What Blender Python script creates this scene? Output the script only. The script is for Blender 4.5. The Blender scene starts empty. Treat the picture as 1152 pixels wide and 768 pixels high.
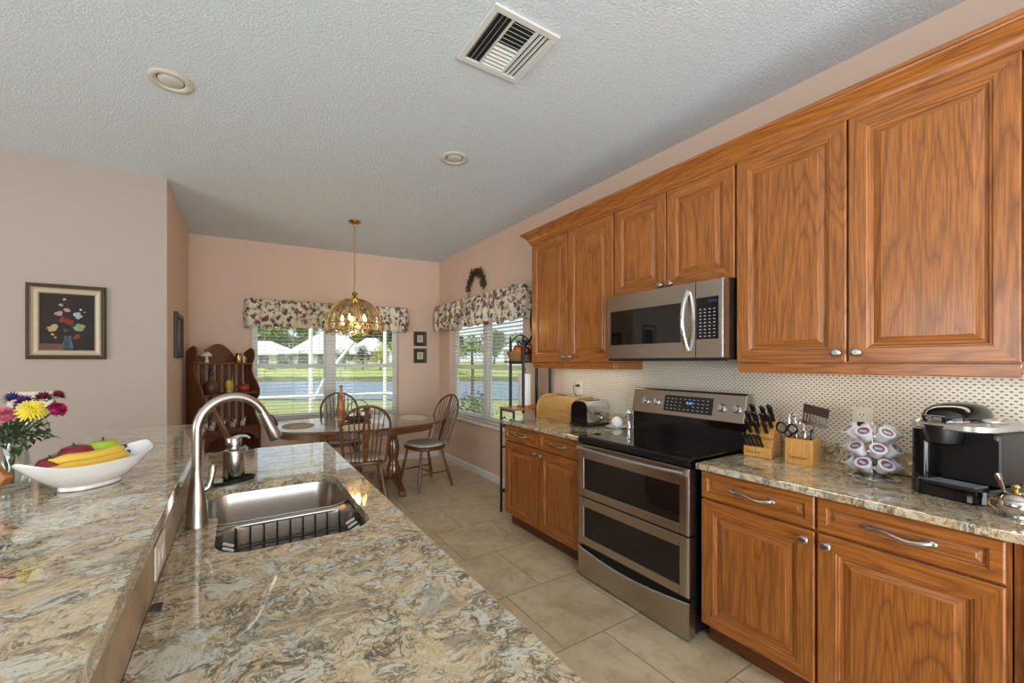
import bpy, bmesh, math, random
from math import sin, cos, pi, radians
from mathutils import Vector, Matrix
from mathutils.geometry import tessellate_polygon
SC = bpy.context.scene
COL = SC.collection
R = random.Random(7)

# ------------------------------------------------------------------ camera, sky, lights, exposure
cam_d = bpy.data.cameras.new('camera'); cam = bpy.data.objects.new('camera', cam_d); COL.objects.link(cam)
cam.location = (0, 0, 1.39); cam.rotation_euler = (radians(90), 0, radians(-30.632))
cam_d.sensor_width = 36.0; cam_d.lens = 455.96 / 1152 * 36.0
cam_d.shift_x = 36 / 1152; cam_d.shift_y = 23 / 1152; cam_d.clip_start = .02; cam_d.clip_end = 500
SC.camera = cam
SC.view_settings.view_transform = 'Standard'; SC.view_settings.look = 'None'
SC.view_settings.gamma = 1.0; SC.view_settings.use_curve_mapping = False
SC.view_settings.exposure = 0.0
try:
    SC.cycles.max_bounces = 8; SC.cycles.diffuse_bounces = 4; SC.cycles.glossy_bounces = 4
    SC.cycles.transmission_bounces = 6; SC.cycles.transparent_max_bounces = 24
    SC.cycles.caustics_reflective = False; SC.cycles.caustics_refractive = False
    SC.cycles.sample_clamp_indirect = 4.0
    SC.cycles.use_denoising = True
except Exception: pass

W = bpy.data.worlds.new('sky'); SC.world = W; W.use_nodes = True
_n = W.node_tree; _n.nodes.clear()
_o = _n.nodes.new('ShaderNodeOutputWorld'); _b = _n.nodes.new('ShaderNodeBackground')
_t = _n.nodes.new('ShaderNodeTexCoord'); _ns = _n.nodes.new('ShaderNodeTexNoise'); _r = _n.nodes.new('ShaderNodeValToRGB')
_ns.inputs['Scale'].default_value = 3.0; _ns.inputs['Detail'].default_value = 6
_r.color_ramp.elements[0].position = .35; _r.color_ramp.elements[0].color = (.62, .80, 1.0, 1)
_r.color_ramp.elements[1].position = .6; _r.color_ramp.elements[1].color = (1, 1, 1, 1)
_n.links.new(_t.outputs['Generated'], _ns.inputs['Vector']); _n.links.new(_ns.outputs['Fac'], _r.inputs['Fac'])
_n.links.new(_r.outputs['Color'], _b.inputs['Color']); _b.inputs['Strength'].default_value = 1.25
_n.links.new(_b.outputs['Background'], _o.inputs['Surface'])

def lamp(name, kind, loc, rot, energy, color=(1, 1, 1), **k):
    d = bpy.data.lights.new(name, kind); d.energy = energy; d.color = color
    for a, b in k.items(): setattr(d, a, b)
    o = bpy.data.objects.new(name, d); COL.objects.link(o); o.location = loc; o.rotation_euler = rot
    return o
lamp('sun', 'SUN', (-20, -30, 40), (radians(40), 0, radians(-35)), 3.0, (1, .96, .9), angle=.01)
# daylight through the glass doors behind the camera and the family-room windows at its left
lamp('daylight_rear_doors', 'AREA', (.3, -3.38, 1.35), (radians(-90), 0, pi), 85, (.92, .97, 1), shape='RECTANGLE', size=3.6, size_y=2.1)
# added fill lamp inside the room, aimed up to brighten the ceiling
lamp('ceiling_fill', 'AREA', (.3, -2.6, .85), (radians(142), 0, 0), 172, (.82, .92, 1), shape='RECTANGLE', size=3.6, size_y=2.4)
lamp('daylight_family_room', 'AREA', (-4.4, .6, 1.5), (0, radians(-90), 0), 95, (.95, .98, 1), shape='RECTANGLE', size=1.7, size_y=3.0)

# warm strip lamps fixed under the wall cabinets
lamp('under_cabinet_strip', 'AREA', (2.40, 2.40, 1.375), (0, radians(12), 0), 1.1, (1, .93, .74), shape='RECTANGLE', size=.05, size_y=.80)
lamp('under_cabinet_strip', 'AREA', (2.40, .62, 1.375), (0, radians(12), 0), 1.0, (1, .93, .74), shape='RECTANGLE', size=.05, size_y=.95)

# ------------------------------------------------------------------ mesh builder
class MB:
    def __init__(s): s.v = []; s.f = []; s.m = []; s.M = Matrix.Identity(4)
    def add(s, vs, fs, mi=0):
        b = len(s.v); s.v += [tuple(s.M @ Vector(p)) for p in vs]
        s.f += [tuple(b + i for i in f) for f in fs]; s.m += [mi] * len(fs); return s
    def box(s, x0, x1, y0, y1, z0, z1, mi=0):
        return s.add([(x0,y0,z0),(x1,y0,z0),(x1,y1,z0),(x0,y1,z0),(x0,y0,z1),(x1,y0,z1),(x1,y1,z1),(x0,y1,z1)],
                     [(0,3,2,1),(4,5,6,7),(0,1,5,4),(1,2,6,5),(2,3,7,6),(3,0,4,7)], mi)
    def loft(s, loops, mi=0, cap=(True, True), closed=False):
        n = len(loops[0]); vs = [p for l in loops for p in l]; fs = []
        L = len(loops)
        for a in range(L if closed else L - 1):
            b = (a + 1) % L
            for i in range(n):
                j = (i + 1) % n; fs.append((a*n+i, a*n+j, b*n+j, b*n+i))
        if not closed:
            if cap[0]: fs.append(tuple(range(n))[::-1])
            if cap[1]: fs.append(tuple((L-1)*n + i for i in range(n)))
        return s.add(vs, fs, mi)
    def tube(s, pts, r, n=8, closed=False, mi=0, flat=1.0):
        pts = [Vector(p) for p in pts]; N_ = len(pts)
        rs = r if isinstance(r, (list, tuple)) else [r] * N_
        up = None; loops = []
        for i, p in enumerate(pts):
            if closed: t = pts[(i+1) % N_] - pts[i-1]
            else: t = pts[min(i+1, N_-1)] - pts[max(i-1, 0)]
            if t.length < 1e-9: t = Vector((0,0,1))
            t.normalize()
            if up is None:
                up = Vector((0,0,1)) if abs(t.z) < .9 else Vector((1,0,0))
            a = up - t * up.dot(t)
            if a.length < 1e-6: a = t.orthogonal()
            a.normalize(); b = t.cross(a); up = a
            loops.append([tuple(p + (a*cos(2*pi*k/n)*flat + b*sin(2*pi*k/n)) * rs[i]) for k in range(n)])
        return s.loft(loops, mi, closed=closed)
    def cyl(s, p0, p1, r0, r1=None, n=16, mi=0):
        return s.tube([p0, p1], [r0, r0 if r1 is None else r1], n, mi=mi)
    def lathe(s, prof, n=24, c=(0,0,0), mi=0, cap=(True, True), sx=1, sy=1):
        loops = [[(c[0]+max(r,1e-5)*cos(2*pi*k/n)*sx, c[1]+max(r,1e-5)*sin(2*pi*k/n)*sy, c[2]+z) for k in range(n)] for r, z in prof]
        return s.loft(loops, mi, cap)
    def ell(s, c, r, n=12, m=8, mi=0):
        if not isinstance(r, (list, tuple)): r = (r, r, r)
        loops = [[(c[0]+r[0]*sin(pi*max(.004,min(.996,j/m)))*cos(2*pi*k/n), c[1]+r[1]*sin(pi*max(.004,min(.996,j/m)))*sin(2*pi*k/n), c[2]-r[2]*cos(pi*j/m)) for k in range(n)] for j in range(m+1)]
        return s.loft(loops, mi)
    def prism(s, poly, axis, a0, a1, mi=0):
        """poly: 2D outline; axis 'x','y','z' = extrusion axis; remaining coords in order"""
        def P(p, a): return {'x': (a, p[0], p[1]), 'y': (p[0], a, p[1]), 'z': (p[0], p[1], a)}[axis]
        n = len(poly)
        tri = tessellate_polygon([[Vector((p[0], p[1], 0)) for p in poly]])
        vs = [P(p, a0) for p in poly] + [P(p, a1) for p in poly]
        fs = [tuple(t) for t in tri] + [tuple(n + i for i in t[::-1]) for t in tri]
        fs += [(i, (i+1) % n, n + (i+1) % n, n + i) for i in range(n)]
        return s.add(vs, fs, mi)
    def leaf(s, p, d, l, w, mi=0, up=(0,0,1)):
        p = Vector(p); d = Vector(d).normalized(); sd = d.cross(Vector(up))
        if sd.length < 1e-4: sd = d.orthogonal()
        sd.normalize(); nn = sd.cross(d)
        return s.add([p, p+d*l*.5+sd*w*.5+nn*l*.06, p+d*l-nn*l*.05, p+d*l*.5-sd*w*.5+nn*l*.06, p+d*l*.5], [(0,1,4),(1,2,4),(2,3,4),(3,0,4)], mi)
    def build(s, name, mats, parent=None, loc=(0,0,0), rot=(0,0,0), smooth=None, bev=None, seg=2):
        me = bpy.data.meshes.new(name); me.from_pydata(s.v, [], s.f); me.update()
        bm = bmesh.new(); bm.from_mesh(me); bmesh.ops.recalc_face_normals(bm, faces=bm.faces); bm.to_mesh(me); bm.free()
        for m in (mats if isinstance(mats, (list, tuple)) else [mats]): me.materials.append(m)
        me.polygons.foreach_set('material_index', s.m)
        if smooth:
            me.shade_smooth()
            me.set_sharp_from_angle(angle=radians(smooth))
        o = bpy.data.objects.new(name, me); COL.objects.link(o)
        o.location = loc; o.rotation_euler = rot
        if parent: o.parent = parent
        if bev:
            b = o.modifiers.new('bevel', 'BEVEL'); b.width = bev; b.segments = seg; b.limit_method = 'ANGLE'; b.angle_limit = radians(40)
        return o

def tag(o, label=None, cat=None, group=None, kind=None):
    if label: o['label'] = label
    if cat: o['category'] = cat
    if group: o['group'] = group
    if kind: o['kind'] = kind
    return o
def thing(name, label, cat, loc=(0,0,0), rz=0, group=None, rot=None):
    o = bpy.data.objects.new(name, None); COL.objects.link(o); o.empty_display_size = .05
    o.location = loc; o.rotation_euler = rot or (0, 0, rz)
    return tag(o, label, cat, group)
def struct(o, label=None, cat=None): return tag(o, label, cat, None, 'structure')
def children(o): return [c for c in bpy.data.objects if c.parent == o]
def copy_tree(o, parent=None):
    c = o.copy(); COL.objects.link(c)
    if parent: c.parent = parent
    for ch in list(o.children): copy_tree(ch, c)
    return c
def arc(c, r, a0, a1, n, f):
    return [f(c[0] + r*cos(a0+(a1-a0)*i/n), c[1] + r*sin(a0+(a1-a0)*i/n)) for i in range(n+1)]
def rrect(x0, x1, y0, y1, r, n=5):
    p = []
    for cx, cy, a in ((x1-r,y1-r,0),(x0+r,y1-r,pi/2),(x0+r,y0+r,pi),(x1-r,y0+r,1.5*pi)):
        p += [(cx+r*cos(a+pi/2*i/n), cy+r*sin(a+pi/2*i/n)) for i in range(n+1)]
    return p
def text_mb(s, size, depth, M):
    cu = bpy.data.curves.new('lettering', 'FONT'); cu.body = s; cu.size = size; cu.extrude = depth; cu.align_x = 'CENTER'; cu.align_y = 'CENTER'; cu.resolution_u = 3
    o = bpy.data.objects.new('lettering', cu); COL.objects.link(o)
    dg = bpy.context.evaluated_depsgraph_get(); me = bpy.data.meshes.new_from_object(o.evaluated_get(dg))
    mb = MB(); mb.M = M; mb.add([tuple(v.co) for v in me.vertices], [tuple(p.vertices) for p in me.polygons])
    bpy.data.objects.remove(o); bpy.data.curves.remove(cu); bpy.data.meshes.remove(me)
    return mb

# ------------------------------------------------------------------ materials
class G:
    def __init__(s, name, rough=.5, metal=0.0, **k):
        s.mat = bpy.data.materials.new(name); s.mat.use_nodes = True; s.nt = s.mat.node_tree
        s.p = s.nt.nodes['Principled BSDF']; s.p.inputs['Roughness'].default_value = rough; s.p.inputs['Metallic'].default_value = metal
        for a, b in k.items(): s.p.inputs[a.replace('_', ' ')].default_value = b
    def n(s, t, **k):
        x = s.nt.nodes.new(t)
        for a, b in k.items(): setattr(x, a, b)
        return x
    def set(s, sock, v):
        if v is None: return
        if hasattr(v, 'links'): s.nt.links.new(v, sock)
        else: sock.default_value = v
    def coord(s, rnd=True, sc=(1,1,1), loc=(0,0,0), rot=(0,0,0)):
        v = s.n('ShaderNodeTexCoord').outputs['Object']
        if rnd:
            r = s.n('ShaderNodeObjectInfo').outputs['Random']
            v = s.vm('ADD', v, s.vm('SCALE', s.comb(r, r, r), None, 37.0))
        m = s.n('ShaderNodeMapping'); s.set(m.inputs['Vector'], v); m.inputs['Scale'].default_value = sc; m.inputs['Location'].default_value = loc; m.inputs['Rotation'].default_value = rot
        return m.outputs['Vector']
    def vmap(s, v, sc=(1,1,1), loc=(0,0,0), rot=(0,0,0)):
        m = s.n('ShaderNodeMapping'); s.set(m.inputs['Vector'], v); m.inputs['Scale'].default_value = sc; m.inputs['Location'].default_value = loc; m.inputs['Rotation'].default_value = rot
        return m.outputs['Vector']
    def comb(s, x, y, z):
        c = s.n('ShaderNodeCombineXYZ')
        for i, a in zip(range(3), (x, y, z)): s.set(c.inputs[i], a)
        return c.outputs[0]
    def sep(s, v):
        c = s.n('ShaderNodeSeparateXYZ'); s.set(c.inputs[0], v); return c.outputs
    def vm(s, op, a, b=None, sc=None):
        x = s.n('ShaderNodeVectorMath', operation=op); s.set(x.inputs[0], a)
        if b is not None: s.set(x.inputs[1], b)
        if sc is not None: s.set(x.inputs['Scale'], sc)
        return x.outputs[0]
    def ma(s, op, a, b=None, c=None, clamp=False):
        x = s.n('ShaderNodeMath', operation=op, use_clamp=clamp); s.set(x.inputs[0], a); s.set(x.inputs[1], b); s.set(x.inputs[2], c); return x.outputs[0]
    def noise(s, v, scale, detail=2.0, rough=.5, dist=0.0, col=False):
        x = s.n('ShaderNodeTexNoise'); s.set(x.inputs['Vector'], v); x.inputs['Scale'].default_value = scale; x.inputs['Detail'].default_value = detail
        x.inputs['Roughness'].default_value = rough; x.inputs['Distortion'].default_value = dist
        return x.outputs['Color' if col else 'Fac']
    def vor(s, v, scale, feature='F1', out='Distance', rnd=1.0):
        x = s.n('ShaderNodeTexVoronoi', feature=feature); s.set(x.inputs['Vector'], v); x.inputs['Scale'].default_value = scale; x.inputs['Randomness'].default_value = rnd
        return x.outputs[out]
    def ramp(s, f, stops, interp='LINEAR'):
        x = s.n('ShaderNodeValToRGB'); s.set(x.inputs[0], f); e = x.color_ramp.elements; x.color_ramp.interpolation = interp
        while len(e) < len(stops): e.new(.5)
        for i, (p, c) in enumerate(stops):
            e[i].position = p; e[i].color = (c, c, c, 1) if isinstance(c, (int, float)) else (*c, 1)
        return x.outputs['Color']
    def mix(s, f, a, b, blend='MIX'):
        x = s.n('ShaderNodeMix', data_type='RGBA', blend_type=blend); s.set(x.inputs[0], f)
        s.set(x.inputs[6], (*a, 1) if isinstance(a, tuple) else a); s.set(x.inputs[7], (*b, 1) if isinstance(b, tuple) else b)
        return x.outputs[2]
    def color(s, c): s.set(s.p.inputs['Base Color'], (*c, 1) if isinstance(c, tuple) else c); return s
    def bump(s, h, strength=.3, dist=.01):
        b = s.n('ShaderNodeBump'); b.inputs['Strength'].default_value = strength; b.inputs['Distance'].default_value = dist
        s.set(b.inputs['Height'], h); s.nt.links.new(b.outputs[0], s.p.inputs['Normal']); return s
    def rough(s, v): s.set(s.p.inputs['Roughness'], v); return s

def lin(r, g, b):
    return tuple((c/255/12.92 if c/255 <= .04045 else ((c/255+.055)/1.055)**2.4) for c in (r, g, b))
def plain(name, c, rough=.5, metal=0.0, noise=.06, sc=14, **k):
    g = G(name, rough, metal, **k)
    f = g.noise(g.coord(), sc, 3)
    g.color(g.mix(f, tuple(x*(1-noise) for x in c), tuple(min(1, x*(1+noise)) for x in c)))
    return g.mat

def oak(name, axis, light=lin(180,110,48), dark=lin(126,70,26), rough=.34, coat=.22, ring=20.0):
    g = G(name, rough, 0, Coat_Weight=coat, Coat_Roughness=.15)
    st = {'x': (.10, 1, 1), 'y': (1, .10, 1), 'z': (1, 1, .10)}[axis]
    v = g.coord(True, st)
    f = g.noise(v, 5.0, 3, .42, .35)
    w = g.ma('PINGPONG', g.ma('MULTIPLY', f, ring), .5)
    lines = g.ramp(w, [(0, .12), (.08, .55), (.22, .88), (.5, 1.0)])
    st2 = {'x': (.03, 1, 1), 'y': (1, .03, 1), 'z': (1, 1, .03)}[axis]
    fine = g.noise(g.coord(True, st2), 210, 2, .6)
    broad = g.noise(g.coord(True, st), 2.2, 2)
    c = g.mix(lines, dark, light)
    c = g.mix(g.ramp(fine, [(.42, .55), (.56, 0.0)]), c, tuple(x*.62 for x in dark))
    c = g.mix(.16, c, g.mix(broad, tuple(x*.8 for x in dark), tuple(min(1, x*1.3) for x in light)))
    g.color(c); g.bump(fine, .06, .002)
    return g.mat
OAK_V = oak('oak_upright_grain', 'z', ring=19.0); OAK_H = oak('oak_level_grain', 'y')
OAK_X = oak('oak_depth_grain', 'x')
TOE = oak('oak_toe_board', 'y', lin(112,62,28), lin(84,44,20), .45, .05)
DARKWOOD_V = oak('walnut_upright', 'z', lin(114,66,38), lin(78,42,22), .5, .05)
DARKWOOD_H = oak('walnut_level', 'x', lin(118,69,40), lin(80,44,24), .5, .05)
CHAIRWOOD = oak('chair_oak', 'z', lin(118,74,42), lin(82,50,28), .33, .25)
TABLEWOOD = oak('table_oak', 'x', lin(120,80,50), lin(84,55,35), .16, .5)
BEECH = oak('beech_wood', 'z', lin(222,164,84), lin(202,142,66), .4, .1, 6)
MAPLE = oak('bread_box_wood', 'y', lin(206,160,92), lin(188,140,74), .4, .1, 5)
MILLWOOD = oak('mill_wood', 'z', lin(198,122,54), lin(166,96,38), .3, .3)

def granite():
    g = G('granite', .06, 0, Coat_Weight=.6, Coat_Roughness=.03, IOR=1.55)
    v0 = g.n('ShaderNodeTexCoord').outputs['Object']
    r = g.n('ShaderNodeObjectInfo').outputs['Random']
    v0 = g.vm('ADD', v0, g.vm('SCALE', g.comb(r, r, r), None, 23.0))
    w1 = g.vm('SCALE', g.vm('SUBTRACT', g.noise(v0, 4.5, 3, .6, 0, True), (.5,.5,.5)), None, .20)
    v1 = g.vm('ADD', v0, w1)
    v = g.vmap(v1, (.95, 1.45, 1.0), (0,0,0), (0,0,radians(24)))
    w2 = g.vm('SCALE', g.vm('SUBTRACT', g.noise(v, 24, 4, .65, 0, True), (.5,.5,.5)), None, .045)
    vv = g.vm('ADD', v, w2)
    base = g.noise(vv, 13, 7, .68, .6)
    c = g.ramp(base, [(.28, lin(136,116,90)), (.37, lin(180,158,124)), (.45, lin(212,197,166)), (.51, lin(200,172,128)), (.57, lin(222,209,180)), (.68, lin(188,168,134))])
    def band(sc, det, dist, off, lo, hi, soft=.012, rough=.6):
        n_ = g.noise(g.vm('ADD', vv, off), sc, det, rough, dist)
        return n_, g.ramp(n_, [(lo-soft, 0.0), (lo, 1.0), (hi, 1.0), (hi+soft, 0.0)])
    def gate(sc, off, lo, hi): return g.ramp(g.noise(g.vm('ADD', v, off), sc, 3), [(lo, 0.0), (hi, 1.0)])
    # pale grey quartz patches with sharp, darker rims
    n1 = g.noise(g.vm('ADD', vv, (4.1, .7, 2.2)), 14.0, 4, .55, .3)
    gt = gate(4.0, (1, 5, 2), .38, .46)
    pale = g.ma('MULTIPLY', g.ramp(n1, [(.535, 0.0), (.55, 1.0)]), gt)
    c = g.mix(pale, c, g.mix(g.noise(v, 40, 3), lin(200,195,178), lin(221,214,196)))
    rim = g.ma('MULTIPLY', g.ramp(n1, [(.505, 0.0), (.525, 1.0), (.537, 1.0), (.55, 0.0)]), gate(11, (2, 2, 7), .40, .50))
    c = g.mix(g.ma('MULTIPLY', rim, .80), c, lin(98,86,70))
    # dark grey-brown squiggles at two scales
    for sc, off, w_, st, gs in ((7.0, (7, 1, 3), .012, .90, 6.0), (15.0, (2, 9, 5), .016, .85, 9.0), (27.0, (5, 3, 8), .022, .65, 12.0)):
        _, ln = band(sc, 4, .5, off, .5-w_*.5, .5+w_*.5, w_)
        c = g.mix(g.ma('MULTIPLY', g.ma('MULTIPLY', ln, gate(gs, (off[1], off[0], 1), .42, .54)), st), c, lin(92,80,64))
    _, smoke = band(6.0, 5, .8, (3, 8, 1), .60, .66, .03)
    c = g.mix(g.ma('MULTIPLY', smoke, .5), c, lin(120,108,92))
    sp = g.noise(v1, 150, 3, .7)
    c = g.mix(g.ramp(sp, [(.56, 0.0), (.68, .6)]), c, lin(118,98,72))
    c = g.mix(g.ramp(sp, [(.30, .5), (.42, 0.0)]), c, lin(228,218,192))
    g.color(c); return g.mat
GRANITE = granite()

def wall_paint(name, c):
    g = G(name, .7); v = g.coord(False)
    g.color(g.mix(g.noise(v, 1.3, 2), tuple(x*.97 for x in c), tuple(x*1.03 for x in c))); g.bump(g.noise(v, 120, 3), .08, .002); return g.mat
PINK = wall_paint('peach_wall_paint', lin(219,191,171))
TAUPE = wall_paint('taupe_wall_paint', lin(172,158,147))
TRIMW = plain('white_trim_paint', lin(228,226,220), .4, noise=.02)

def ceiling_mat():
    g = G('knockdown_ceiling', .85); v = g.coord(False)
    h = g.noise(v, 98, 4, .62, .6); h2 = g.noise(v, 130, 3)
    hh = g.ma('ADD', g.ramp(h, [(.40, 0.0), (.60, 1.0)]), g.ma('MULTIPLY', h2, .4))
    g.color(g.mix(h, lin(212,221,227), lin(226,234,240))); g.bump(hh, .50, .010); return g.mat
CEIL = ceiling_mat()

def floor_mat():
    g = G('travertine_floor_tile', .32); v = g.n('ShaderNodeTexCoord').outputs['Object']
    bv = g.vmap(v, (1,1,1), (-1.357 + .52*20, -1.479 + .51*21, 0))
    b = g.n('ShaderNodeTexBrick'); g.set(b.inputs['Vector'], bv); b.offset = .5; b.offset_frequency = 2
    b.inputs['Scale'].default_value = 1; b.inputs['Brick Width'].default_value = .52; b.inputs['Row Height'].default_value = .51
    b.inputs['Mortar Size'].default_value = .0035; b.inputs['Mortar Smooth'].default_value = .2; b.inputs['Bias'].default_value = 0
    b.inputs['Color1'].default_value = (0,0,0,1); b.inputs['Color2'].default_value = (1,1,1,1); b.inputs['Mortar'].default_value = (.5,.5,.5,1)
    t = g.sep(b.outputs['Color'])[0]
    v2 = g.vm('ADD', v, g.comb(g.ma('MULTIPLY', t, 7.0), g.ma('MULTIPLY', t, 3.0), t))
    cl = g.noise(v2, 3.2, 7, .65, .5); cl2 = g.noise(v2, 11, 5, .7, .3)
    c = g.ramp(cl, [(.30, lin(186,164,128)), (.47, lin(210,190,154)), (.6, lin(220,204,172)), (.75, lin(196,174,138))])
    c = g.mix(g.ramp(cl2, [(.5, 0.0), (.72, .55)]), c, lin(158,134,102))
    c = g.mix(g.ma('MULTIPLY', t, .18), c, lin(176,150,116))
    c = g.mix(b.outputs['Fac'], c, lin(150,130,104))
    g.color(c); g.bump(g.ma('SUBTRACT', 1.0, b.outputs['Fac']), .4, .003); return g.mat
FLOOR = floor_mat()

def weave_tile():
    g = G('basketweave_tile', .3); v = g.n('ShaderNodeTexCoord').outputs['Object']
    x = g.sep(v); P_ = .0225; Q = .0235
    def cell(oy, oz, w, h):
        a = g.ma('ABSOLUTE', g.ma('SUBTRACT', g.ma('FRACT', g.ma('ADD', g.ma('DIVIDE', x[1], P_), 100.25+oy)), .5))
        b = g.ma('ABSOLUTE', g.ma('SUBTRACT', g.ma('FRACT', g.ma('ADD', g.ma('DIVIDE', x[2], Q), 100.25+oz)), .5))
        return g.ma('MULTIPLY', g.ma('LESS_THAN', a, w), g.ma('LESS_THAN', b, h))
    d = g.ma('MAXIMUM', cell(0, 0, .21, .13), cell(.5, .5, .21, .13))
    l = g.ma('MAXIMUM', cell(.5, 0, .5, .035), cell(0, .5, .04, .5))
    tile = g.mix(g.noise(v, 60, 3), lin(210,201,184), lin(232,226,212))
    c = g.mix(g.ma('MULTIPLY', l, .45), tile, lin(170,156,134))
    dk = g.mix(g.noise(v, 40, 2), lin(112,92,72), lin(150,128,104))
    c = g.mix(d, c, dk); g.color(c); g.bump(g.ma('SUBTRACT', 1.0, l), .25, .001); return g.mat
WEAVE = weave_tile()

def steel(name, c=lin(176,170,162), rough=.26, axis='y', bump=.03):
    g = G(name, rough, 1.0)
    st = {'x': (.01,1,1), 'y': (1,.01,1), 'z': (1,1,.01)}[axis]
    f = g.noise(g.coord(True, st), 420, 1)
    g.color(g.mix(f, tuple(x*.95 for x in c), c)); return g.mat
STEEL = steel('brushed_stainless', lin(184,174,162)); STEEL_Z = steel('brushed_stainless_upright', lin(188,183,175), .24, 'z')
SINKST = steel('sink_stainless', lin(196,192,186), .24, 'x', .02)
CHROME = plain('chrome', lin(222,222,222), .08, 1.0, .02); NICKEL = plain('pewter_hardware', lin(178,172,164), .28, 1.0, .12, 60)
BRASS = plain('polished_brass', lin(190,160,98), .2, 1.0, .08); IRON = plain('black_iron', lin(38,38,42), .45, .3)
BLKGLASS = plain('black_glass', lin(12,12,13), .05, 0, .02, Coat_Weight=.5); BLK = plain('black_plastic', lin(22,22,24), .32)
BLKGLOSS = plain('glossy_black_plastic', lin(14,14,16), .1); OVENGL = plain('oven_window_glass', lin(26,22,20), .06)
GREYP = plain('grey_plastic', lin(120,122,124), .35); SILVERP = plain('silver_plastic', lin(196,194,190), .26, .8)
WHITEP = plain('white_plastic', lin(232,230,224), .35, noise=.02); IVORY = plain('ivory_plastic', lin(222,214,192), .4, noise=.02)
CERAMIC = plain('white_glazed_ceramic', lin(238,238,236), .12, noise=.01, Coat_Weight=.5)
LETTER = plain('silver_lettering', lin(215,215,218), .3, .4); BLUELED = None
def emit(name, c, s):
    g = G(name, .5); g.p.inputs['Emission Color'].default_value = (*c, 1); g.p.inputs['Emission Strength'].default_value = s
    g.color(tuple(c)); return g.mat
LED = emit('blue_display_digits', (.12, .3, 1.0), 1.6); BULB = emit('warm_bulb', (1, .62, .24), 18)
def glass_mat(name, tint=(1,1,1), refl=.06, rough=.0):
    g = G(name); nt = g.nt
    tr = g.n('ShaderNodeBsdfTransparent'); tr.inputs[0].default_value = (*tint, 1)
    gl = g.n('ShaderNodeBsdfGlossy'); gl.inputs['Roughness'].default_value = rough
    fr = g.n('ShaderNodeLayerWeight'); fr.inputs[0].default_value = .25
    f = g.ma('ADD', g.ma('MULTIPLY', fr.outputs['Fresnel'], .5 if refl > .03 else .2), refl, clamp=True)
    mx = g.n('ShaderNodeMixShader'); g.set(mx.inputs[0], f); nt.links.new(tr.outputs[0], mx.inputs[1]); nt.links.new(gl.outputs[0], mx.inputs[2])
    nt.links.new(mx.outputs[0], nt.nodes['Material Output'].inputs['Surface']); return g.mat
PANE = glass_mat('window_pane_glass', (.98,.99,.98), .004); CLEAR = glass_mat('clear_glass', (.93,.95,.93), .06); AMBER = glass_mat('amber_lamp_glass', (1, .92, .76), .08)

def floral():
    g = G('floral_valance_cloth', .85); v = g.coord(True)
    w = g.vm('ADD', v, g.vm('SCALE', g.vm('SUBTRACT', g.noise(v, 22, 3, .6, 0, True), (.5,.5,.5)), None, .085))
    c = g.mix(g.noise(v, 9, 3), lin(210,198,174), lin(238,230,212))
    def blobs(c, off, sc, thr, size, ca, cb):
        vv = g.vm('ADD', w, off); d = g.vor(vv, sc); r_ = g.sep(g.vor(vv, sc, 'F1', 'Color'))
        m = g.ma('MULTIPLY', g.ma('LESS_THAN', d, size), g.ma('GREATER_THAN', r_[0], thr))
        return g.mix(m, c, g.mix(r_[1], ca, cb))
    c = blobs(c, (1.3, 4, 2), 20, .45, .46, lin(150,128,98), lin(176,156,124))
    c = blobs(c, (0, 0, 0), 15, .50, .42, lin(50,62,56), lin(104,112,102))
    c = blobs(c, (5, 2, 7), 12, .62, .40, lin(110,58,62), lin(164,116,114))
    c = blobs(c, (9, 3, 1), 14, .70, .36, lin(84,82,104), lin(134,128,140))
    c = blobs(c, (5, 2, 7), 30, .74, .34, lin(196,150,140), lin(92,34,44))
    g.color(c); return g.mat
FLORAL = floral()
# ------------------------------------------------------------------ the setting
HC = 2.862
m = MB(); m.box(-4.6, 2.7, -3.6, 5.9, -.12, 0); struct(m.build('floor', FLOOR))
m = MB(); m.box(-4.75, 2.72, -3.6, 5.95, HC, HC+.12); struct(m.build('ceiling', CEIL))
# right-hand wall with the breakfast window opening
WX = 2.545; RY0, RY1, RZ0, RZ1 = 3.42, 5.14, .65, 2.06
m = MB(); m.box(WX, WX+.15, -3.6, RY0, 0, HC); m.box(WX, WX+.15, RY1, 5.64, 0, HC); m.box(WX, WX+.15, RY0, RY1, 0, RZ0); m.box(WX, WX+.15, RY0, RY1, RZ1, HC)
struct(m.build('wall_right', PINK))
# far wall (a few degrees off square) with its double window
FA = (-.51, 5.70, 0); FR = -.06863; FL = 3.062; FX0, FX1, FZ0, FZ1 = .63, 2.45, .665, 2.06
m = MB(); m.box(-.15, FX0, 0, .15, 0, HC); m.box(FX1, FL+.02, 0, .15, 0, HC); m.box(FX0, FX1, 0, .15, 0, FZ0); m.box(FX0, FX1, 0, .15, FZ1, HC)
struct(m.build('wall_far', PINK, loc=FA, rot=(0, 0, FR)))
# left wall block: taupe face towards the kitchen, peach return towards the nook
m = MB(); m.box(-4.6, -.508, 4.09, 4.2, 0, HC); struct(m.build('wall_left', TAUPE))
m = MB(); m.box(-.65, -.506, 4.2, 5.72, 0, HC); m.box(-.65, -.506, 4.093, 4.2, 0, HC); struct(m.build('wall_left_return', PINK))
m = MB(); m.box(-4.75, -4.6, -3.6, -1.0, 0, HC); m.box(-4.75, -4.6, 2.2, 4.2, 0, HC); m.box(-4.75, -4.6, -1.0, 2.2, 0, .5); m.box(-4.75, -4.6, -1.0, 2.2, 2.4, HC); struct(m.build('wall_family_room', TAUPE))
m = MB(); m.box(-4.75, -1.6, -3.75, -3.6, 0, HC); m.box(2.2, 2.7, -3.75, -3.6, 0, HC); m.box(-1.6, 2.2, -3.75, -3.6, 2.45, HC); struct(m.build('wall_back', PINK))

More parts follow.
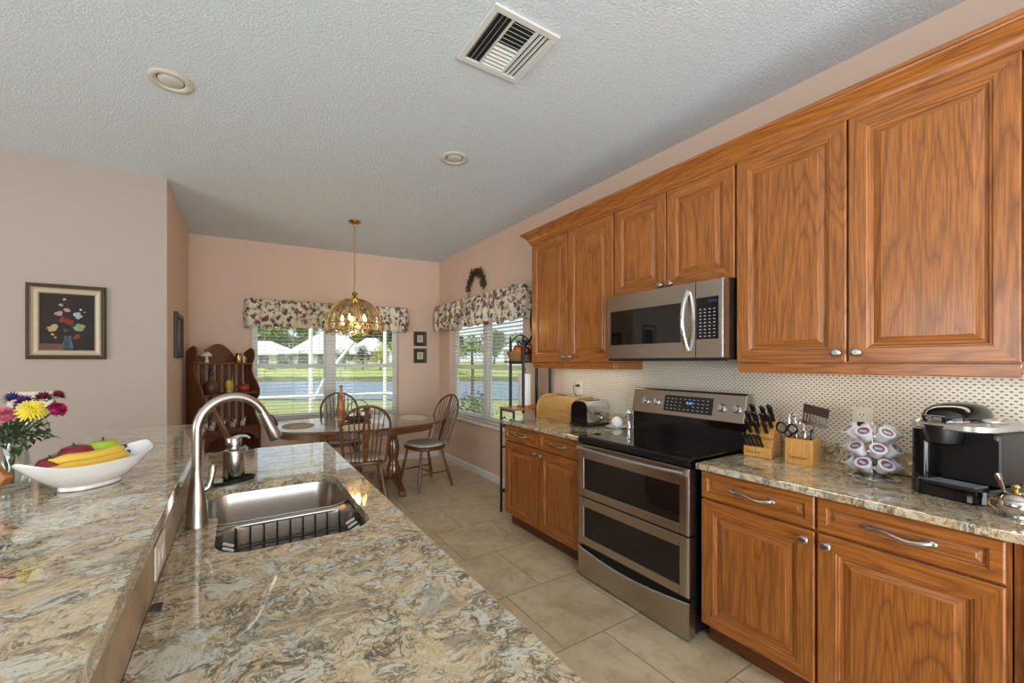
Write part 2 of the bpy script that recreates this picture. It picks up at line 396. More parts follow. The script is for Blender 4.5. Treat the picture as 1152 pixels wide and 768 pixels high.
bp = [(0, 0), (.014, 0), (.014, .06), (.011, .072), (.006, .08), (0, .085)]
m = MB(); m.prism([(WX-a, z) for a, z in bp], 'y', 2.9, 5.48); struct(m.build('baseboard_right', TRIMW))
m = MB(); m.prism([(-a, z) for a, z in bp], 'x', .02, FL-.02); struct(m.build('baseboard_far', TRIMW, loc=FA, rot=(0,0,FR)))
m = MB(); m.prism([(-.506+a, z) for a, z in bp], 'y', 4.1, 5.66); struct(m.build('baseboard_left', TRIMW))

def window(name, loc, rot, x0, x1, z0, z1, sill_w):
    """local x along the wall, +y outwards; twin single-hung units with a meeting rail"""
    w = thing(name, None, None, loc, rot); struct(w)
    mid = (x0+x1)/2; ya, yb = .085, .135; zr = z0 + (z1-z0)*.485
    f = MB(); t = .035
    f.box(x0, x1, ya, yb, z0, z0+t); f.box(x0, x1, ya, yb, z1-t, z1); f.box(x0, x0+t, ya, yb, z0+t, z1-t); f.box(x1-t, x1, ya, yb, z0+t, z1-t); f.box(mid-.05, mid+.05, ya-.02, yb, z0+t, z1-t)
    f.build('frame', TRIMW, w, bev=.003)
    for a, b in ((x0+t, mid-.05), (mid+.05, x1-t)):
        s = MB(); q = .028
        for c0, c1, yy in ((z0+t, zr, ya+.004), (zr-.012, z1-t, ya+.022)):
            s.box(a, b, yy, yy+.018, c0, c0+q); s.box(a, b, yy, yy+.018, c1-q, c1); s.box(a, a+q, yy, yy+.018, c0+q, c1-q); s.box(b-q, b, yy, yy+.018, c0+q, c1-q)
        so = s.build('sash', TRIMW, w, bev=.002)
        g = MB(); g.box(a+q, b-q, ya+.010, ya+.014, z0+t+q, zr-q); g.box(a+q, b-q, ya+.028, ya+.032, zr-.012+q, z1-t-q); g.build('pane', PANE, so)
    s = MB(); s.box(x0-.04, x1+.04, -.05, .09, z0-.03, z0-.004); s.build('sill', TRIMW, w, bev=.006)
    return w
window('window_1', FA, FR, FX0, FX1, FZ0, FZ1, 1)
window('window_2', (WX, 0, 0), -pi/2, -RY1, -RY0, RZ0, RZ1, 1)

# basketweave tile backsplash set on the right wall between the counters and wall cabinets
m = MB(); m.box(WX-.008, WX-.0005, -.4, 2.80, .90, 1.40); m.box(WX-.008, WX-.0005, 1.12, 1.97, 1.40, 1.46); struct(m.build('trim_backsplash', WEAVE))

# window blinds: slats, head rail, bottom rail, ladder cords
SLAT = plain('white_blind_slat', lin(232,230,224), .45, noise=.01)
def blind(label, loc, rot, x0, x1, z0, z1, tilt):
    b = thing('window_blind', label, 'blind', loc, rot, None)
    mid = (x0+x1)/2
    for a, c in ((x0+.008, mid-.006), (mid+.006, x1-.008)):
        s = MB(); z = z0+.045
        while z < z1-.06:
            dy = .024*cos(tilt); dz = .024*sin(tilt); yc = .045
            s.add([(a, yc-dy, z-dz), (c, yc-dy, z-dz), (c, yc, z+.0025), (a, yc, z+.0025), (c, yc+dy, z+dz), (a, yc+dy, z+dz),
                   (a, yc-dy, z-dz-.002), (c, yc-dy, z-dz-.002), (c, yc+dy, z+dz-.002), (a, yc+dy, z+dz-.002), (a, yc, z+.0005), (c, yc, z+.0005)],
                  [(0,1,2,3),(3,2,4,5),(6,10,11,7),(10,9,8,11),(0,6,7,1),(5,4,8,9)])
            z += .0435
        s.build('slats', SLAT, b)
        h = MB(); h.box(a, c, .02, .07, z1-.05, z1-.002); h.build('head_rail', SLAT, b, bev=.004)
        h = MB(); h.box(a, c, .022, .068, z0+.004, z0+.022); h.build('bottom_rail', SLAT, b, bev=.004)
        k = MB()
        for fx in (.14, .5, .86):
            xx = a+(c-a)*fx
            for yy in (.020, .070): k.cyl((xx, yy, z0+.02), (xx, yy, z1-.05), .0013, n=5)
        k.build('ladder_cord', SLAT, b)
blind('white slatted blind in the far window behind the dining table', FA, FR, FX0+.005, FX1-.005, FZ0, FZ1, radians(4))
blind('white slatted blind in the right window beside the iron rack', (WX, 0, 0), -pi/2, -RY1+.005, -RY0-.005, RZ0, RZ1, radians(-8))

# valances: gathered floral cloth with ruffled header and scalloped hem
def valance(label, loc, rot, x0, x1, zt, zb, seed):
    rr = random.Random(seed); n = 220; rows = 14; m = MB(); L = x1-x0
    path = []
    ret = .085
    tot = L + 2*ret
    vs = []; fs = []
    ph = [rr.uniform(0, 6) for _ in range(6)]
    for j in range(rows+1):
        t = j/rows
        for i in range(n+1):
            s = tot*i/n
            if s < ret: x, y, nx, ny = x0, -s, -1, 0
            elif s < ret+L: x, y, nx, ny = x0+s-ret, -ret, 0, -1
            else: x, y, nx, ny = x1, -(tot-s), 1, 0
            amp = .008 + .012*t + (.006 if t < .12 else 0)
            d = amp*sin(s*46+ph[0]) + .5*amp*sin(s*83+ph[1]+2*t)
            zbot = zb + .028*abs(sin(s*pi/.235+ph[2])) + .008*sin(s*21+ph[3])
            ztop = zt + .010*sin(s*70+ph[4]) + .006*sin(s*131+ph[5])
            z = ztop + (zbot-ztop)*t
            puff = .018*sin(pi*min(1, t*1.15))
            vs.append((x+nx*(d+puff), min(-.004, y+ny*(d+puff)) if ny else y, z))
    w = n+1
    for j in range(rows):
        for i in range(n): fs.append((j*w+i, j*w+i+1, (j+1)*w+i+1, (j+1)*w+i))
    m.add(vs, fs)
    o = m.build('window_valance', FLORAL, None, loc, (0,0,rot), smooth=180)
    sd = o.modifiers.new('thick', 'SOLIDIFY'); sd.thickness = .003
    return tag(o, label, 'valance')
valance('gathered floral valance over the far window behind the brass pendant', FA, FR, .57, 2.55, 2.145, 1.795, 3)
valance('gathered floral valance over the right window below the berry garland', (WX, 0, 0), -pi/2, -5.41, -3.28, 2.19, 1.815, 5)

# ceiling fittings
VENT = plain('white_vent_enamel', lin(214,214,208), .4, noise=.02); DARKIN = plain('painted_recess_shade', lin(28,28,28), .8)
v = thing('ceiling_vent', 'white square air vent with slanted louvres in the ceiling', 'vent', (1.073, 1.565, HC))
m = MB(); h = .175
for a, b, c, d in ((-h, h, -h, -h+.03), (-h, h, h-.03, h), (-h, -h+.03, -h+.03, h-.03), (h-.03, h, -h+.03, h-.03)): m.box(a, b, c, d, -.012, -.001)
m.box(-.068, -.058, -h+.03, h-.03, -.012, -.001); m.box(.058, .068, -h+.03, h-.03, -.012, -.001); m.box(-.058, .058, -.005, .005, -.012, -.001)
m.build('vent_frame', VENT, v, bev=.003)
m = MB(); m.box(-h+.02, h-.02, -h+.02, h-.02, -.0015, -.0005); m.build('duct_shade_sheet', DARKIN, v)  # flat dark sheet, paints the shade inside the duct
def louvre(m, p0, p1, nrm, tilt):
    w = .013; p0 = Vector(p0); p1 = Vector(p1); nn = Vector(nrm)
    a = nn*w*cos(tilt) + Vector((0,0,-w*sin(tilt)))
    for q in ((p0, p1),):
        vs = [p0-a*.5, p1-a*.5, p1+a*.5, p0+a*.5]; off = Vector((0,0,.0015))
        m.add([tuple(p) for p in vs] + [tuple(p+off) for p in vs], [(0,1,2,3),(7,6,5,4),(0,4,5,1),(1,5,6,2),(2,6,7,3),(3,7,4,0)])
m = MB(); i_ = h-.03
for k in range(4):
    x = -.139+.0235*k; louvre(m, (x, -i_, -.008), (x, i_, -.008), (-1, 0, 0), radians(52))
    x = .139-.0235*k; louvre(m, (x, -i_, -.008), (x, i_, -.008), (1, 0, 0), radians(52))
for k in range(6):
    y = .133-.0225*k; louvre(m, (-.058, y, -.008), (.058, y, -.008), (0, 1, 0), radians(48))
    y = -.133+.0225*k; louvre(m, (-.058, y, -.008), (.058, y, -.008), (0, -1, 0), radians(48))
m.build('louvres', VENT, v)

DLTRIM = plain('downlight_trim', lin(206,200,182), .4); FROST = plain('frosted_lens', lin(196,198,192), .35)
def downlight(x, y, label):
    d = thing('ceiling_downlight', label, 'ceiling light', (x, y, HC))
    m = MB(); m.lathe([(.066, -.001), (.097, -.001), (.099, -.004), (.094, -.009), (.074, -.011), (.066, -.007), (.060, .0)], 40, cap=(False, False)); m.build('trim_ring', DLTRIM, d, smooth=50)
    m = MB(); m.lathe([(.0, -.0135), (.028, -.0125), (.046, -.009), (.056, -.003), (.057, -.0005)], 32, cap=(True, True)); m.build('lens', FROST, d, smooth=60)
    m = MB(); m.lathe([(.057, -.0006), (.067, -.0006)], 32, cap=(False, False)); m.build('recess_ring', DARKIN, d)  # flat dark ring, shade of the gap around the lens put in as colour
downlight(-.312, 2.652, 'round unlit downlight in the ceiling above the left wall painting')
downlight(1.334, 2.612, 'round unlit downlight in the ceiling between the vent and pendant')
# ------------------------------------------------------------------ oak cabinets (all face -x)
def panel_door(name, parent, y0, y1, z0, z1, X, drawer=False, t=.021):
    """raised-panel front; returns object whose origin is its centre on the front plane"""
    w, h = y1-y0, z1-z0; k = .62 if drawer else 1.0; st = .058*k if not drawer else .030
    prof = [(0, t), (0, .0045), (.0045, 0), (st, 0), (st+.004*k, .003), (st+.009*k, .0035), (st+.013*k, .0095), (st+.021*k, .0105),
            (st+.024*k, .009), (st+.040*k, .0045), (st+.044*k, .0025), (st+.047*k, .0025)]
    loops = [[(x, a, b) for a, b in ((-w/2+i, -h/2+i), (w/2-i, -h/2+i), (w/2-i, h/2-i), (-w/2+i, h/2-i))] for i, x in prof]
    m = MB(); n = 4; vs = [p for l in loops for p in l]; fs = []; mi = []
    for a in range(len(loops)-1):
        for i in range(4):
            j = (i+1) % 4; fs.append((a*4+i, a*4+j, a*4+4+j, a*4+4+i)); mi.append(1 if (i % 2 == 0 or drawer) else 0)
    e = (len(loops)-1)*4; fs.append((e, e+1, e+2, e+3)); mi.append(1 if drawer else 0); fs.append((3, 2, 1, 0)); mi.append(0)
    m.v = vs; m.f = fs; m.m = mi
    p = parent.location
    return m.build(name, [OAK_V, OAK_H], parent, (X-p.x, (y0+y1)/2-p.y, (z0+z1)/2-p.z))
def knob(parent, y, z):
    """oval rosette knob; y,z relative to the door centre"""
    m = MB(); m.M = Matrix.Rotation(-pi/2, 4, 'Y')
    m.lathe([(.010, 0), (.010, .002), (.005, .006), (.0055, .013), (.010, .017), (.0155, .0205), (.0165, .024), (.0145, .0275), (.008, .0295), (.004, .0285), (0, .0292)], 20, sx=1.08, sy=1.16)
    return m.build('knob', NICKEL, parent, (0, y, z), smooth=50)
def pull(parent, L):
    """wavy bow pull, twisted from one leaf-shaped foot to the other"""
    m = MB(); pts = []; rs = []
    for i in range(25):
        t = i/24; y = (t-.5)*L
        pts.append((-.003-.026*sin(pi*t)**.7, -y, .006*sin(2*pi*t))); rs.append(.0052+.0050*abs(2*t-1)**1.3+.0012*sin(pi*t))
    m.tube(pts, rs, 10)
    for sgn in (-1, 1): m.ell((-.0025, sgn*L*.5, 0), (.005, .018, .0125), 12, 8)
    return m.build('handle', NICKEL, parent, (0, 0, 0), smooth=60)

def base_cabinet(label, y0, y1, ys, XF=1.952, drawers=True, toe_x=2.03):
    c = thing('base_cabinet', label, 'cabinet', (2.24, (y0+y1)/2, 0))
    m = MB(); m.box(XF+.0215, WX-.002, y0, y1, .105, .862); m.build('body', OAK_V, c, (-2.24, -(y0+y1)/2, 0))
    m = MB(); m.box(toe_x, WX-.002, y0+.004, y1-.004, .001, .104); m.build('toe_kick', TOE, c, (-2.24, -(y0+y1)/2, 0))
    n = len(ys)-1
    for k in range(n):
        a, b = ys[k]+.004, ys[k+1]-.004
        if drawers:
            d = panel_door('drawer', c, a, b, .728, .857, XF, True); pull(d, .150 if b-a > .4 else .11)
        d = panel_door('door', c, a, b, .112, .718, XF)
        w = (b-a)/2
        side = 1 if (k % 2 == 0) else -1
        knob(d, side*(w-.032), .265-.0 if True else 0)
    return c
base_cabinet('oak base cabinet left of the range, below the toaster', 1.972, 2.884, [1.972, 2.428, 2.884])
base_cabinet('oak base cabinet right of the range, below the coffee maker', .230, 1.166, [.236, .701, 1.166])
base_cabinet('oak base cabinet at the right edge, cut off by the frame', -.70, .226, [-.700, -.237, .205])

def wall_cabinet(label, y0, y1, ys, z0, z1, XF=2.225, rail=True, sideret=None):
    c = thing('wall_cabinet', label, 'cabinet', (2.39, (y0+y1)/2, z0)); off = (-2.39, -(y0+y1)/2, -z0)
    m = MB(); m.box(XF+.0215, WX-.002, y0, y1, z0+.001, z1); m.build('body', OAK_V, c, off)
    for k in range(len(ys)-1):
        a, b = ys[k]+.003, ys[k+1]-.003; h = (z1-z0)
        d = panel_door('door', c, a, b, z0, z1, XF); w = (b-a)/2
        knob(d, (1 if k % 2 == 0 else -1)*(w-.030), -(h/2)+(.042 if h > .8 else .028))
    if rail:
        m = MB(); m.box(XF+.018, XF+.038, y0+.006, y1-.006, z0-.052, z0-.002)
        if sideret is not None: m.box(XF+.038, WX-.01, sideret-.02, sideret, z0-.052, z0-.002)
        m.build('light_rail', OAK_H, c, off, bev=.004)
    return c
wall_cabinet('tall oak wall cabinet left of the microwave', 1.946, 2.862, [1.946, 2.403, 2.862], 1.388, 2.425, sideret=1.966)
wall_cabinet('short oak wall cabinet directly above the microwave', 1.144, 1.942, [1.144, 1.542, 1.942], 1.832, 2.425, rail=False)
wall_cabinet('tall oak wall cabinet right of the microwave, above the coffee maker', .238, 1.140, [.238, .689, 1.140], 1.388, 2.425, sideret=1.134)
wall_cabinet('oak wall cabinet at the right edge, cut off by the frame', -.70, .234, [-.70, -.23, .234], 1.388, 2.425)

# crown moulding along the wall-cabinet tops, mitred back to the wall at its far end
prof = [(-.03, 2.42), (.006, 2.42), (.010, 2.426), (.010, 2.434), (.018, 2.440), (.020, 2.450), (.028, 2.466), (.040, 2.482), (.054, 2.494), (.062, 2.497), (.064, 2.503), (.072, 2.506), (.074, 2.520), (-.03, 2.520)]
loops = [[(2.225-o, -.70, z) for o, z in prof], [(2.225-o, 2.862+o, z) for o, z in prof], [(WX-.001, 2.862+o, z) for o, z in prof]]
m = MB(); m.loft(loops); tag(m.build('crown_moulding', OAK_H, smooth=25), 'oak crown moulding running along the wall cabinet tops', 'moulding')

# ------------------------------------------------------------------ countertops on the range wall
def counter(label, y0, y1, yend_round=None):
    c = thing('countertop', label, 'countertop', (2.22, (y0+y1)/2, .865)); off = (-2.22, -(y0+y1)/2, -.865)
    m = MB(); m.box(1.924, WX-.009, y0, y1, .865, .895); m.build('slab', GRANITE, c, off, bev=.007, seg=3)
    m = MB(); m.box(WX-.030, WX-.0095, y0+.001, y1-.001, .8955, .995); m.build('upstand', GRANITE, c, off, bev=.003)
counter('granite countertop left of the range, under the toaster and bread box', 1.962, 2.905)
counter('granite countertop right of the range, under the coffee maker', -.70, 1.176)
# ------------------------------------------------------------------ range (double oven)
RB = (2.2, 1.571, 0); W2 = .381
def rel(m, name, mat, par, base, **k): return m.build(name, mat, par, tuple(-b for b in base), **k)
r = thing('range_cooker', 'stainless double-oven electric range with black glass cooktop', 'range', RB)
y0, y1 = RB[1]-W2, RB[1]+W2
m = MB(); m.box(1.955, 2.50, y0+.004, y1-.004, .03, .872); m.box(2.02, 2.46, y0+.03, y1-.03, .004, .03); rel(m, 'body', BLK, r, RB)
m = MB(); m.box(1.925, 2.46, y0, y1, .900, .912); rel(m, 'cooktop', BLKGLASS, r, RB, bev=.004)
m = MB(); m.prism([(1.906, .868), (1.960, .868), (1.960, .8995), (1.9255, .8995), (1.922, .912), (1.912, .912), (1.900, .900)], 'y', y0, y1); rel(m, 'front_fascia', BLKGLOSS, r, RB, bev=.003)
RING = plain('burner_ring_print', lin(58,56,56), .25)
for cx, cy, rad in ((2.07, y0+.19, .115), (2.07, y1-.20, .095), (2.31, y0+.20, .085), (2.31, y1-.20, .085), (2.33, RB[1], .06)):
    m = MB()
    for q in (rad, rad*.66): m.lathe([(q-.002, .9122), (q, .9126), (q+.002, .9122)], 48, c=(cx, cy, 0), cap=(False, False))
    rel(m, 'burner_ring', RING, r, RB)
def oven_door(z0, z1, wz0, wz1, name):
    d = MB(); xf = 1.901; a, b = y0+.002, y1-.002
    wa, wb = y0+.053, y1-.050
    d.box(xf, 1.953, a, wa, z0, z1); d.box(xf, 1.953, wb, b, z0, z1); d.box(xf, 1.953, wa, wb, z0, wz0); d.box(xf, 1.953, wa, wb, wz1, z1)
    o = rel(d, name, STEEL, r, RB, bev=.003)
    g = MB(); g.box(xf+.004, 1.950, wa+.0005, wb-.0005, wz0+.0005, wz1-.0005); g.build('oven_window', OVENGL, o)
    e = MB(); e.box(xf-.0012, xf+.001, y0+.004, y0+.016, z0+.004, z1-.004); e.build('edge_trim', SILVERP, o)
    return o
dU = oven_door(.528, .862, .578, .772, 'upper_oven_door')
dL = oven_door(.220, .520, .270, .462, 'lower_oven_door')
h = MB(); pts = [(1.901-.012-.030*sin(pi*min(1, max(0, .5+(t-.5)*1.0))), y0+.012+(2*W2-.024)*t, .838) for t in [i/24 for i in range(25)]]
h.tube(pts, .0085, 10); 
for yy in (y0+.016, y1-.016): h.box(1.880, 1.903, yy-.010, yy+.010, .826, .850)
h.build('handle', SILVERP, dU, smooth=50)
b = MB(); b.lathe([(.016, 0), (.016, .002), (.010, .004), (0, .0045)], 20); 
# bottom warming drawer with its arched grip
d = MB(); n = 24
top = [(y0+.002+(2*W2-.004)*i/n, .196-.030*sin(pi*i/n)) for i in range(n+1)]
d.prism([(y0+.002, .012)] + top + [(y1-.002, .012)][0:1] if False else [(y1-.002, .012), (y0+.002, .012)] + top, 'x', 1.900, 1.953)
dr = rel(d, 'warming_drawer', STEEL, r, RB, bev=.002)
d = MB(); d.box(1.930, 1.953, y0+.003, y1-.003, .160, .216); rel(d, 'drawer_recess', BLK, r, RB)
h = MB(); h.tube([(1.898-.012*sin(pi*i/n), a, z) for i, (a, z) in enumerate(top)], [.007]*(n+1), 8); h.build('arched_handle', SILVERP, dr, smooth=60)
# backguard
bg = [(2.437, .913), (2.515, .913), (2.515, 1.205), (2.470, 1.205), (2.455, 1.195), (2.418, 1.048), (2.437, 1.040)]
m = MB(); m.prism(bg[:1] + [(2.515, .913), (2.515, 1.041), (2.437, 1.041)], 'y', y0+.005, y1-.005); rel(m, 'lower_backguard', BLKGLOSS, r, RB)
m = MB(); m.prism([(2.415, 1.042), (2.515, 1.042), (2.515, 1.208), (2.463, 1.208), (2.452, 1.200)], 'y', y0+.005, y1-.005); bk = rel(m, 'control_panel', STEEL, r, RB, bev=.003)
sl = (2.452-2.415)/(1.200-1.042)
def onbg(z, off=0): return 2.415 + (z-1.042)*sl - off
def face_M(y, z): # x=out of panel, y along, z up the slope
    a = math.atan(sl)
    return Matrix.Translation((onbg(z), y, z)) @ Matrix.Rotation(a, 4, 'Y') @ Matrix.Rotation(-pi/2, 4, 'Z') @ Matrix.Rotation(pi/2, 4, 'X')
m = MB(); m.M = face_M(1.537, 1.120); m.box(-.160, .160, -.052, .052, .0, .003); dsp = rel(m, 'display', BLKGLASS, r, RB)
DIG = plain('panel_print', lin(170,170,174), .5)
m = MB(); m.M = face_M(1.537, 1.120)
rr = random.Random(2)
for row in range(4):
    for k in range(10):
        xx = -.142+.0295*k
        if 4 <= k <= 5 and row in (1, 2): continue
        m.box(xx, xx+.010+.006*rr.random(), .032-.022*row-.0025, .032-.022*row+.0015, .003, .0034)
m.build('key_print', DIG, dsp)
mm = text_mb('9:41', .024, .0004, face_M(1.537, 1.120) @ Matrix.Translation((.015, .008, .0036))); mm.build('clock_digits', LED, dsp)
for y in (1.839, 1.755, 1.325, 1.240):
    m = MB(); m.M = face_M(y, 1.120); m.lathe([(.025, 0), (.025, .004), (.020, .006), (.0195, .024), (.017, .028), (0, .029)], 24); m.box(-.004, .004, -.019, .019, .026, .034)
    rel(m, 'knob', SILVERP, r, RB, smooth=40)

# ------------------------------------------------------------------ microwave
MBs = (2.33, 1.535, 1.41); y0, y1 = 1.146, 1.924
w = thing('microwave_oven', 'stainless over-the-range microwave under the short wall cabinet', 'microwave', MBs)
m = MB(); m.box(2.176, 2.530, y0+.001, y1-.001, 1.402, 1.828); rel(m, 'body', BLK, w, MBs)
m = MB(); m.box(2.150, 2.175, y0+.004, y1-.004, 1.396, 1.412); rel(m, 'vent_lip', BLK, w, MBs)
def front(x, y):  # slightly bowed front
    return 2.130 + .012*((2*(y-y0)/(y1-y0)-1)**2)
def frontslab(m, a, b, z0, z1, off=0, n=10, th=.04):
    lo = [(front(0, a+(b-a)*i/n)+off, a+(b-a)*i/n) for i in range(n+1)]
    m.prism(lo + [(2.175, b), (2.175, a)], 'z', z0, z1)
ys_ = 1.300
m = MB(); a, b = ys_+.002, y1; ga, gb = ys_+.085, y1-.030
frontslab(m, a, ga, 1.413, 1.824); frontslab(m, gb, b, 1.413, 1.824, n=3); frontslab(m, ga, gb, 1.413, 1.500); frontslab(m, ga, gb, 1.722, 1.824)
dr = rel(m, 'door', STEEL, w, MBs)
m = MB(); frontslab(m, ga+.0005, gb-.0005, 1.5005, 1.7215, .003); m.build('door_window', BLKGLASS, dr)
m = MB(); frontslab(m, y0, ys_-.002, 1.413, 1.824, n=5); cp = rel(m, 'control_side', STEEL, w, MBs)
m = MB(); frontslab(m, y0+.035, ys_-.004, 1.512, 1.735, -.0015, n=4); kp = m.build('keypad', BLKGLASS, cp)
m = MB()
for rI in range(9):
    for k in range(4):
        yy = y0+.050+.024*k; m.box(front(0, yy)-.0022, front(0, yy)-.001, yy, yy+.011, 1.525+.018*rI, 1.530+.018*rI)
m.build('key_print', DIG, kp)
m = MB(); yy = 1.215; m.box(front(0, yy)-.0024, front(0, yy)-.001, 1.185, 1.245, 1.706, 1.722); m.build('clock_window', plain('dim_blue_lcd', lin(40,46,92), .2), kp)
m = MB(); hy = 1.345; pts = [(front(0, hy)-.004-.048*sin(pi*t)**.8, hy, 1.455+.325*t) for t in [i/24 for i in range(25)]]
m.tube(pts, [.011+.003*abs(2*i/24-1) for i in range(25)], 12, flat=1.0); m.build('handle', CHROME, dr, smooth=60)
m = MB(); m.box(2.122, 2.1285, 1.148, 1.158, 1.414, 1.823); m.build('edge_trim', SILVERP, cp, bev=.003)
m = MB(); m.box(2.1292, 2.1315, 1.600, 1.650, 1.454, 1.460); m.build('name_plate', GREYP, dr)
# ------------------------------------------------------------------ island: lower worktop with sink, raised bar behind it
IY0, IY1 = -.75, 2.655
TILEB = None
g = G('tan_ledge_tile', .35); _v = g.n('ShaderNodeTexCoord').outputs['Object']; _s = g.sep(_v)
_j = g.ma('LESS_THAN', g.ma('ABSOLUTE', g.ma('SUBTRACT', g.ma('FRACT', g.ma('ADD', g.ma('DIVIDE', _s[1], .305), 10.31)), .5)), .006)
_c = g.ramp(g.noise(g.coord(False, (1,1,1)), 7, 5, .65, .8), [(.3, lin(128,104,78)), (.5, lin(168,142,110)), (.7, lin(190,168,136))])
g.color(g.mix(_j, _c, lin(120,104,84))); TILEB = g.mat
m = MB(); m.box(-.50, -.171, IY0, IY1-.12, .001, 1.038); struct(m.build('wall_island_ledge', TAUPE))
m = MB(); m.box(-.1705, -.158, IY0, IY1-.12, .896, 1.038); struct(m.build('trim_ledge_tile', TILEB))
bc = thing('island_cabinet', 'oak island cabinet under the sink worktop', 'cabinet', (.13, .95, 0))
m = MB(); m.box(-.16, .405, IY0+.02, IY1-.06, .105, .15); m.box(.385, .405, IY0+.02, IY1-.06, .15, .862); m.box(-.16, .385, IY1-.08, IY1-.06, .15, .862); m.box(-.16, .385, IY0+.02, IY0+.04, .15, .862)
rel(m, 'body', OAK_V, bc, (.13, .95, 0))
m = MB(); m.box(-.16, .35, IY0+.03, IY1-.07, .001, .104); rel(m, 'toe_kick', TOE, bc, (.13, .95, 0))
for k in range(6):
    a = IY0+.03+.545*k
    d = MB(); d.box(.4055, .426, a+.004, a+.540, .112, .855); d.box(.426, .430, a+.075, a+.470, .18, .79); rel(d, 'door', OAK_V, bc, (.13, .95, 0), bev=.004)

# worktop slab with a double-bowl cut-out
hole = []
def rc(cx, cy, r, a0, a1, n=6): return [(cx+r*cos(a0+(a1-a0)*i/n), cy+r*sin(a0+(a1-a0)*i/n)) for i in range(n+1)]
H_ = rc(.27, 1.81, .085, 0, pi/2) + rc(-.02, 1.81, .085, pi/2, pi) + rc(-.085, 1.56, .020, pi, 1.5*pi, 3) + rc(-.080, 1.52, .020, pi/2, 0, 3) + rc(.03, 1.31, .090, pi, 1.5*pi) + rc(.265, 1.31, .090, 1.5*pi, 2*pi)
OUT = [(-.1575, IY0), (.460, IY0), (.460, IY1), (-.1575, IY1)]
def slab(m, outer, hole, z0, z1):
    tri = tessellate_polygon([[Vector((*p, 0)) for p in outer], [Vector((*p, 0)) for p in hole]])
    P = outer + hole; n = len(P); vs = [(*p, z0) for p in P] + [(*p, z1) for p in P]
    fs = [tuple(t) for t in tri] + [tuple(n+i for i in t[::-1]) for t in tri]; k = len(outer)
    fs += [(i, (i+1) % k, n+(i+1) % k, n+i) for i in range(k)]
    q = len(hole); fs += [(k+i, k+(i+1) % q, n+k+(i+1) % q, n+k+i) for i in range(q)]
    m.add(vs, fs)
IB = (.15, .95, .865)
m = MB(); slab(m, OUT, H_, .865, .895); tag(rel(m, 'island_worktop', GRANITE, None, (0,0,0), bev=.006, seg=3), 'lower granite worktop of the island around the sink', 'countertop')
m = MB(); m.prism(rc(-.187, 2.505, .045, 0, pi/2) + rc(-.51, 2.50, .05, pi/2, pi) + [(-.56, IY0), (-.142, IY0)], 'z', 1.039, 1.070)
tag(m.build('bar_top', GRANITE, bev=.008, seg=3), 'raised granite bar top holding the fruit bowl', 'countertop')

# sink: two bowls and a low divider, under the cut-out
sk = thing('kitchen_sink', 'stainless double-bowl undermount sink in the island worktop', 'sink', (.13, 1.56, .70)); off = (-.13, -1.56, -.70)
m = MB(); m.add([], [])
slabm = MB()
OUT2 = rrect(-.135, .385, 1.19, 1.925, .03, 4)
b1 = rrect(-.112, .362, 1.555, 1.902, .085, 6); b2 = rrect(-.068, .362, 1.212, 1.515, .085, 6)
def bowl(name, poly, ztop, depth):
    cx = sum(p[0] for p in poly)/len(poly); cy = sum(p[1] for p in poly)/len(poly)
    def sc(f, z): return [(cx+(p[0]-cx)*f, cy+(p[1]-cy)*f, z) for p in poly]
    L = [sc(1.045, ztop), sc(1.0, ztop-.001), sc(.985, ztop-.010), sc(.965, ztop-depth+.035), sc(.94, ztop-depth+.012), sc(.88, ztop-depth+.001), sc(.3, ztop-depth-.004), sc(.12, ztop-depth-.008)]
    q = MB(); q.loft(L, cap=(False, True)); o = q.build(name, SINKST, sk, off, smooth=50)
    s2 = o.modifiers.new('thick', 'SOLIDIFY'); s2.thickness = .0015; s2.offset = 1
    d = MB(); d.lathe([(.040, .0), (.040, .003), (.030, .003), (.026, -.001), (0, -.001)], 24, c=(cx, cy, ztop-depth-.006)); d.build('drain', CHROME, o, smooth=40)
    return o
bowl('large_bowl', b1, .8635, .20); bowl('small_bowl', b2, .8635, .17)
m = MB(); m.prism([(1.508, .862), (1.562, .862), (1.555, .850), (1.515, .850)], 'x', -.062, .357); m.build('divider', SINKST, sk, off, bev=.004)

# wire sink rack standing in the small bowl
rk = thing('sink_rack', 'coated wire rack standing in the small front bowl of the sink', 'rack', (.147, 1.3635, .695)); ro = (-.147, -1.3635, -.695)
WIRE = plain('black_coated_wire', lin(40,40,42), .35); TIP = plain('white_rubber_tip', lin(226,226,222), .5)
x0, x1, ya, yb = -.040, .334, 1.240, 1.488
m = MB(); N9 = 9
for i in range(N9):
    x = x0+.03+(x1-x0-.06)*i/(N9-1)
    m.tube([(x, yb+.014, .862), (x, yb+.002, .74), (x, yb-.012, .712), (x, ya+.012, .712), (x, ya, .74), (x, ya-.004, .80)], .0022, 6)
m.tube([(a, b, .712) for a, b in rrect(x0+.02, x1-.02, ya+.014, yb-.014, .04, 4)], .0024, 6, closed=True)
m.tube([(a, b, .80) for a, b in rrect(x0+.004, x1-.004, ya-.004, yb+.003, .07, 5)], .0024, 6, closed=True)
m.build('wire_basket', WIRE, rk, ro)
m = MB()
for k in range(5):
    for xx, sg in ((x0, 1), (x1, -1)):
        y = ya+.04+.035*k; m.cyl((xx-sg*.004, y, .852), (xx+sg*.024, y-.004, .840), .0045, n=6)
m.build('coated_tips', TIP, rk, ro)
m = MB()
for a in (x0+.05, x1-.05):
    for b in (ya+.04, yb-.04): m.cyl((a, b, .6955), (a, b, .712), .005, n=8)
m.build('foot', TIP, rk, ro)

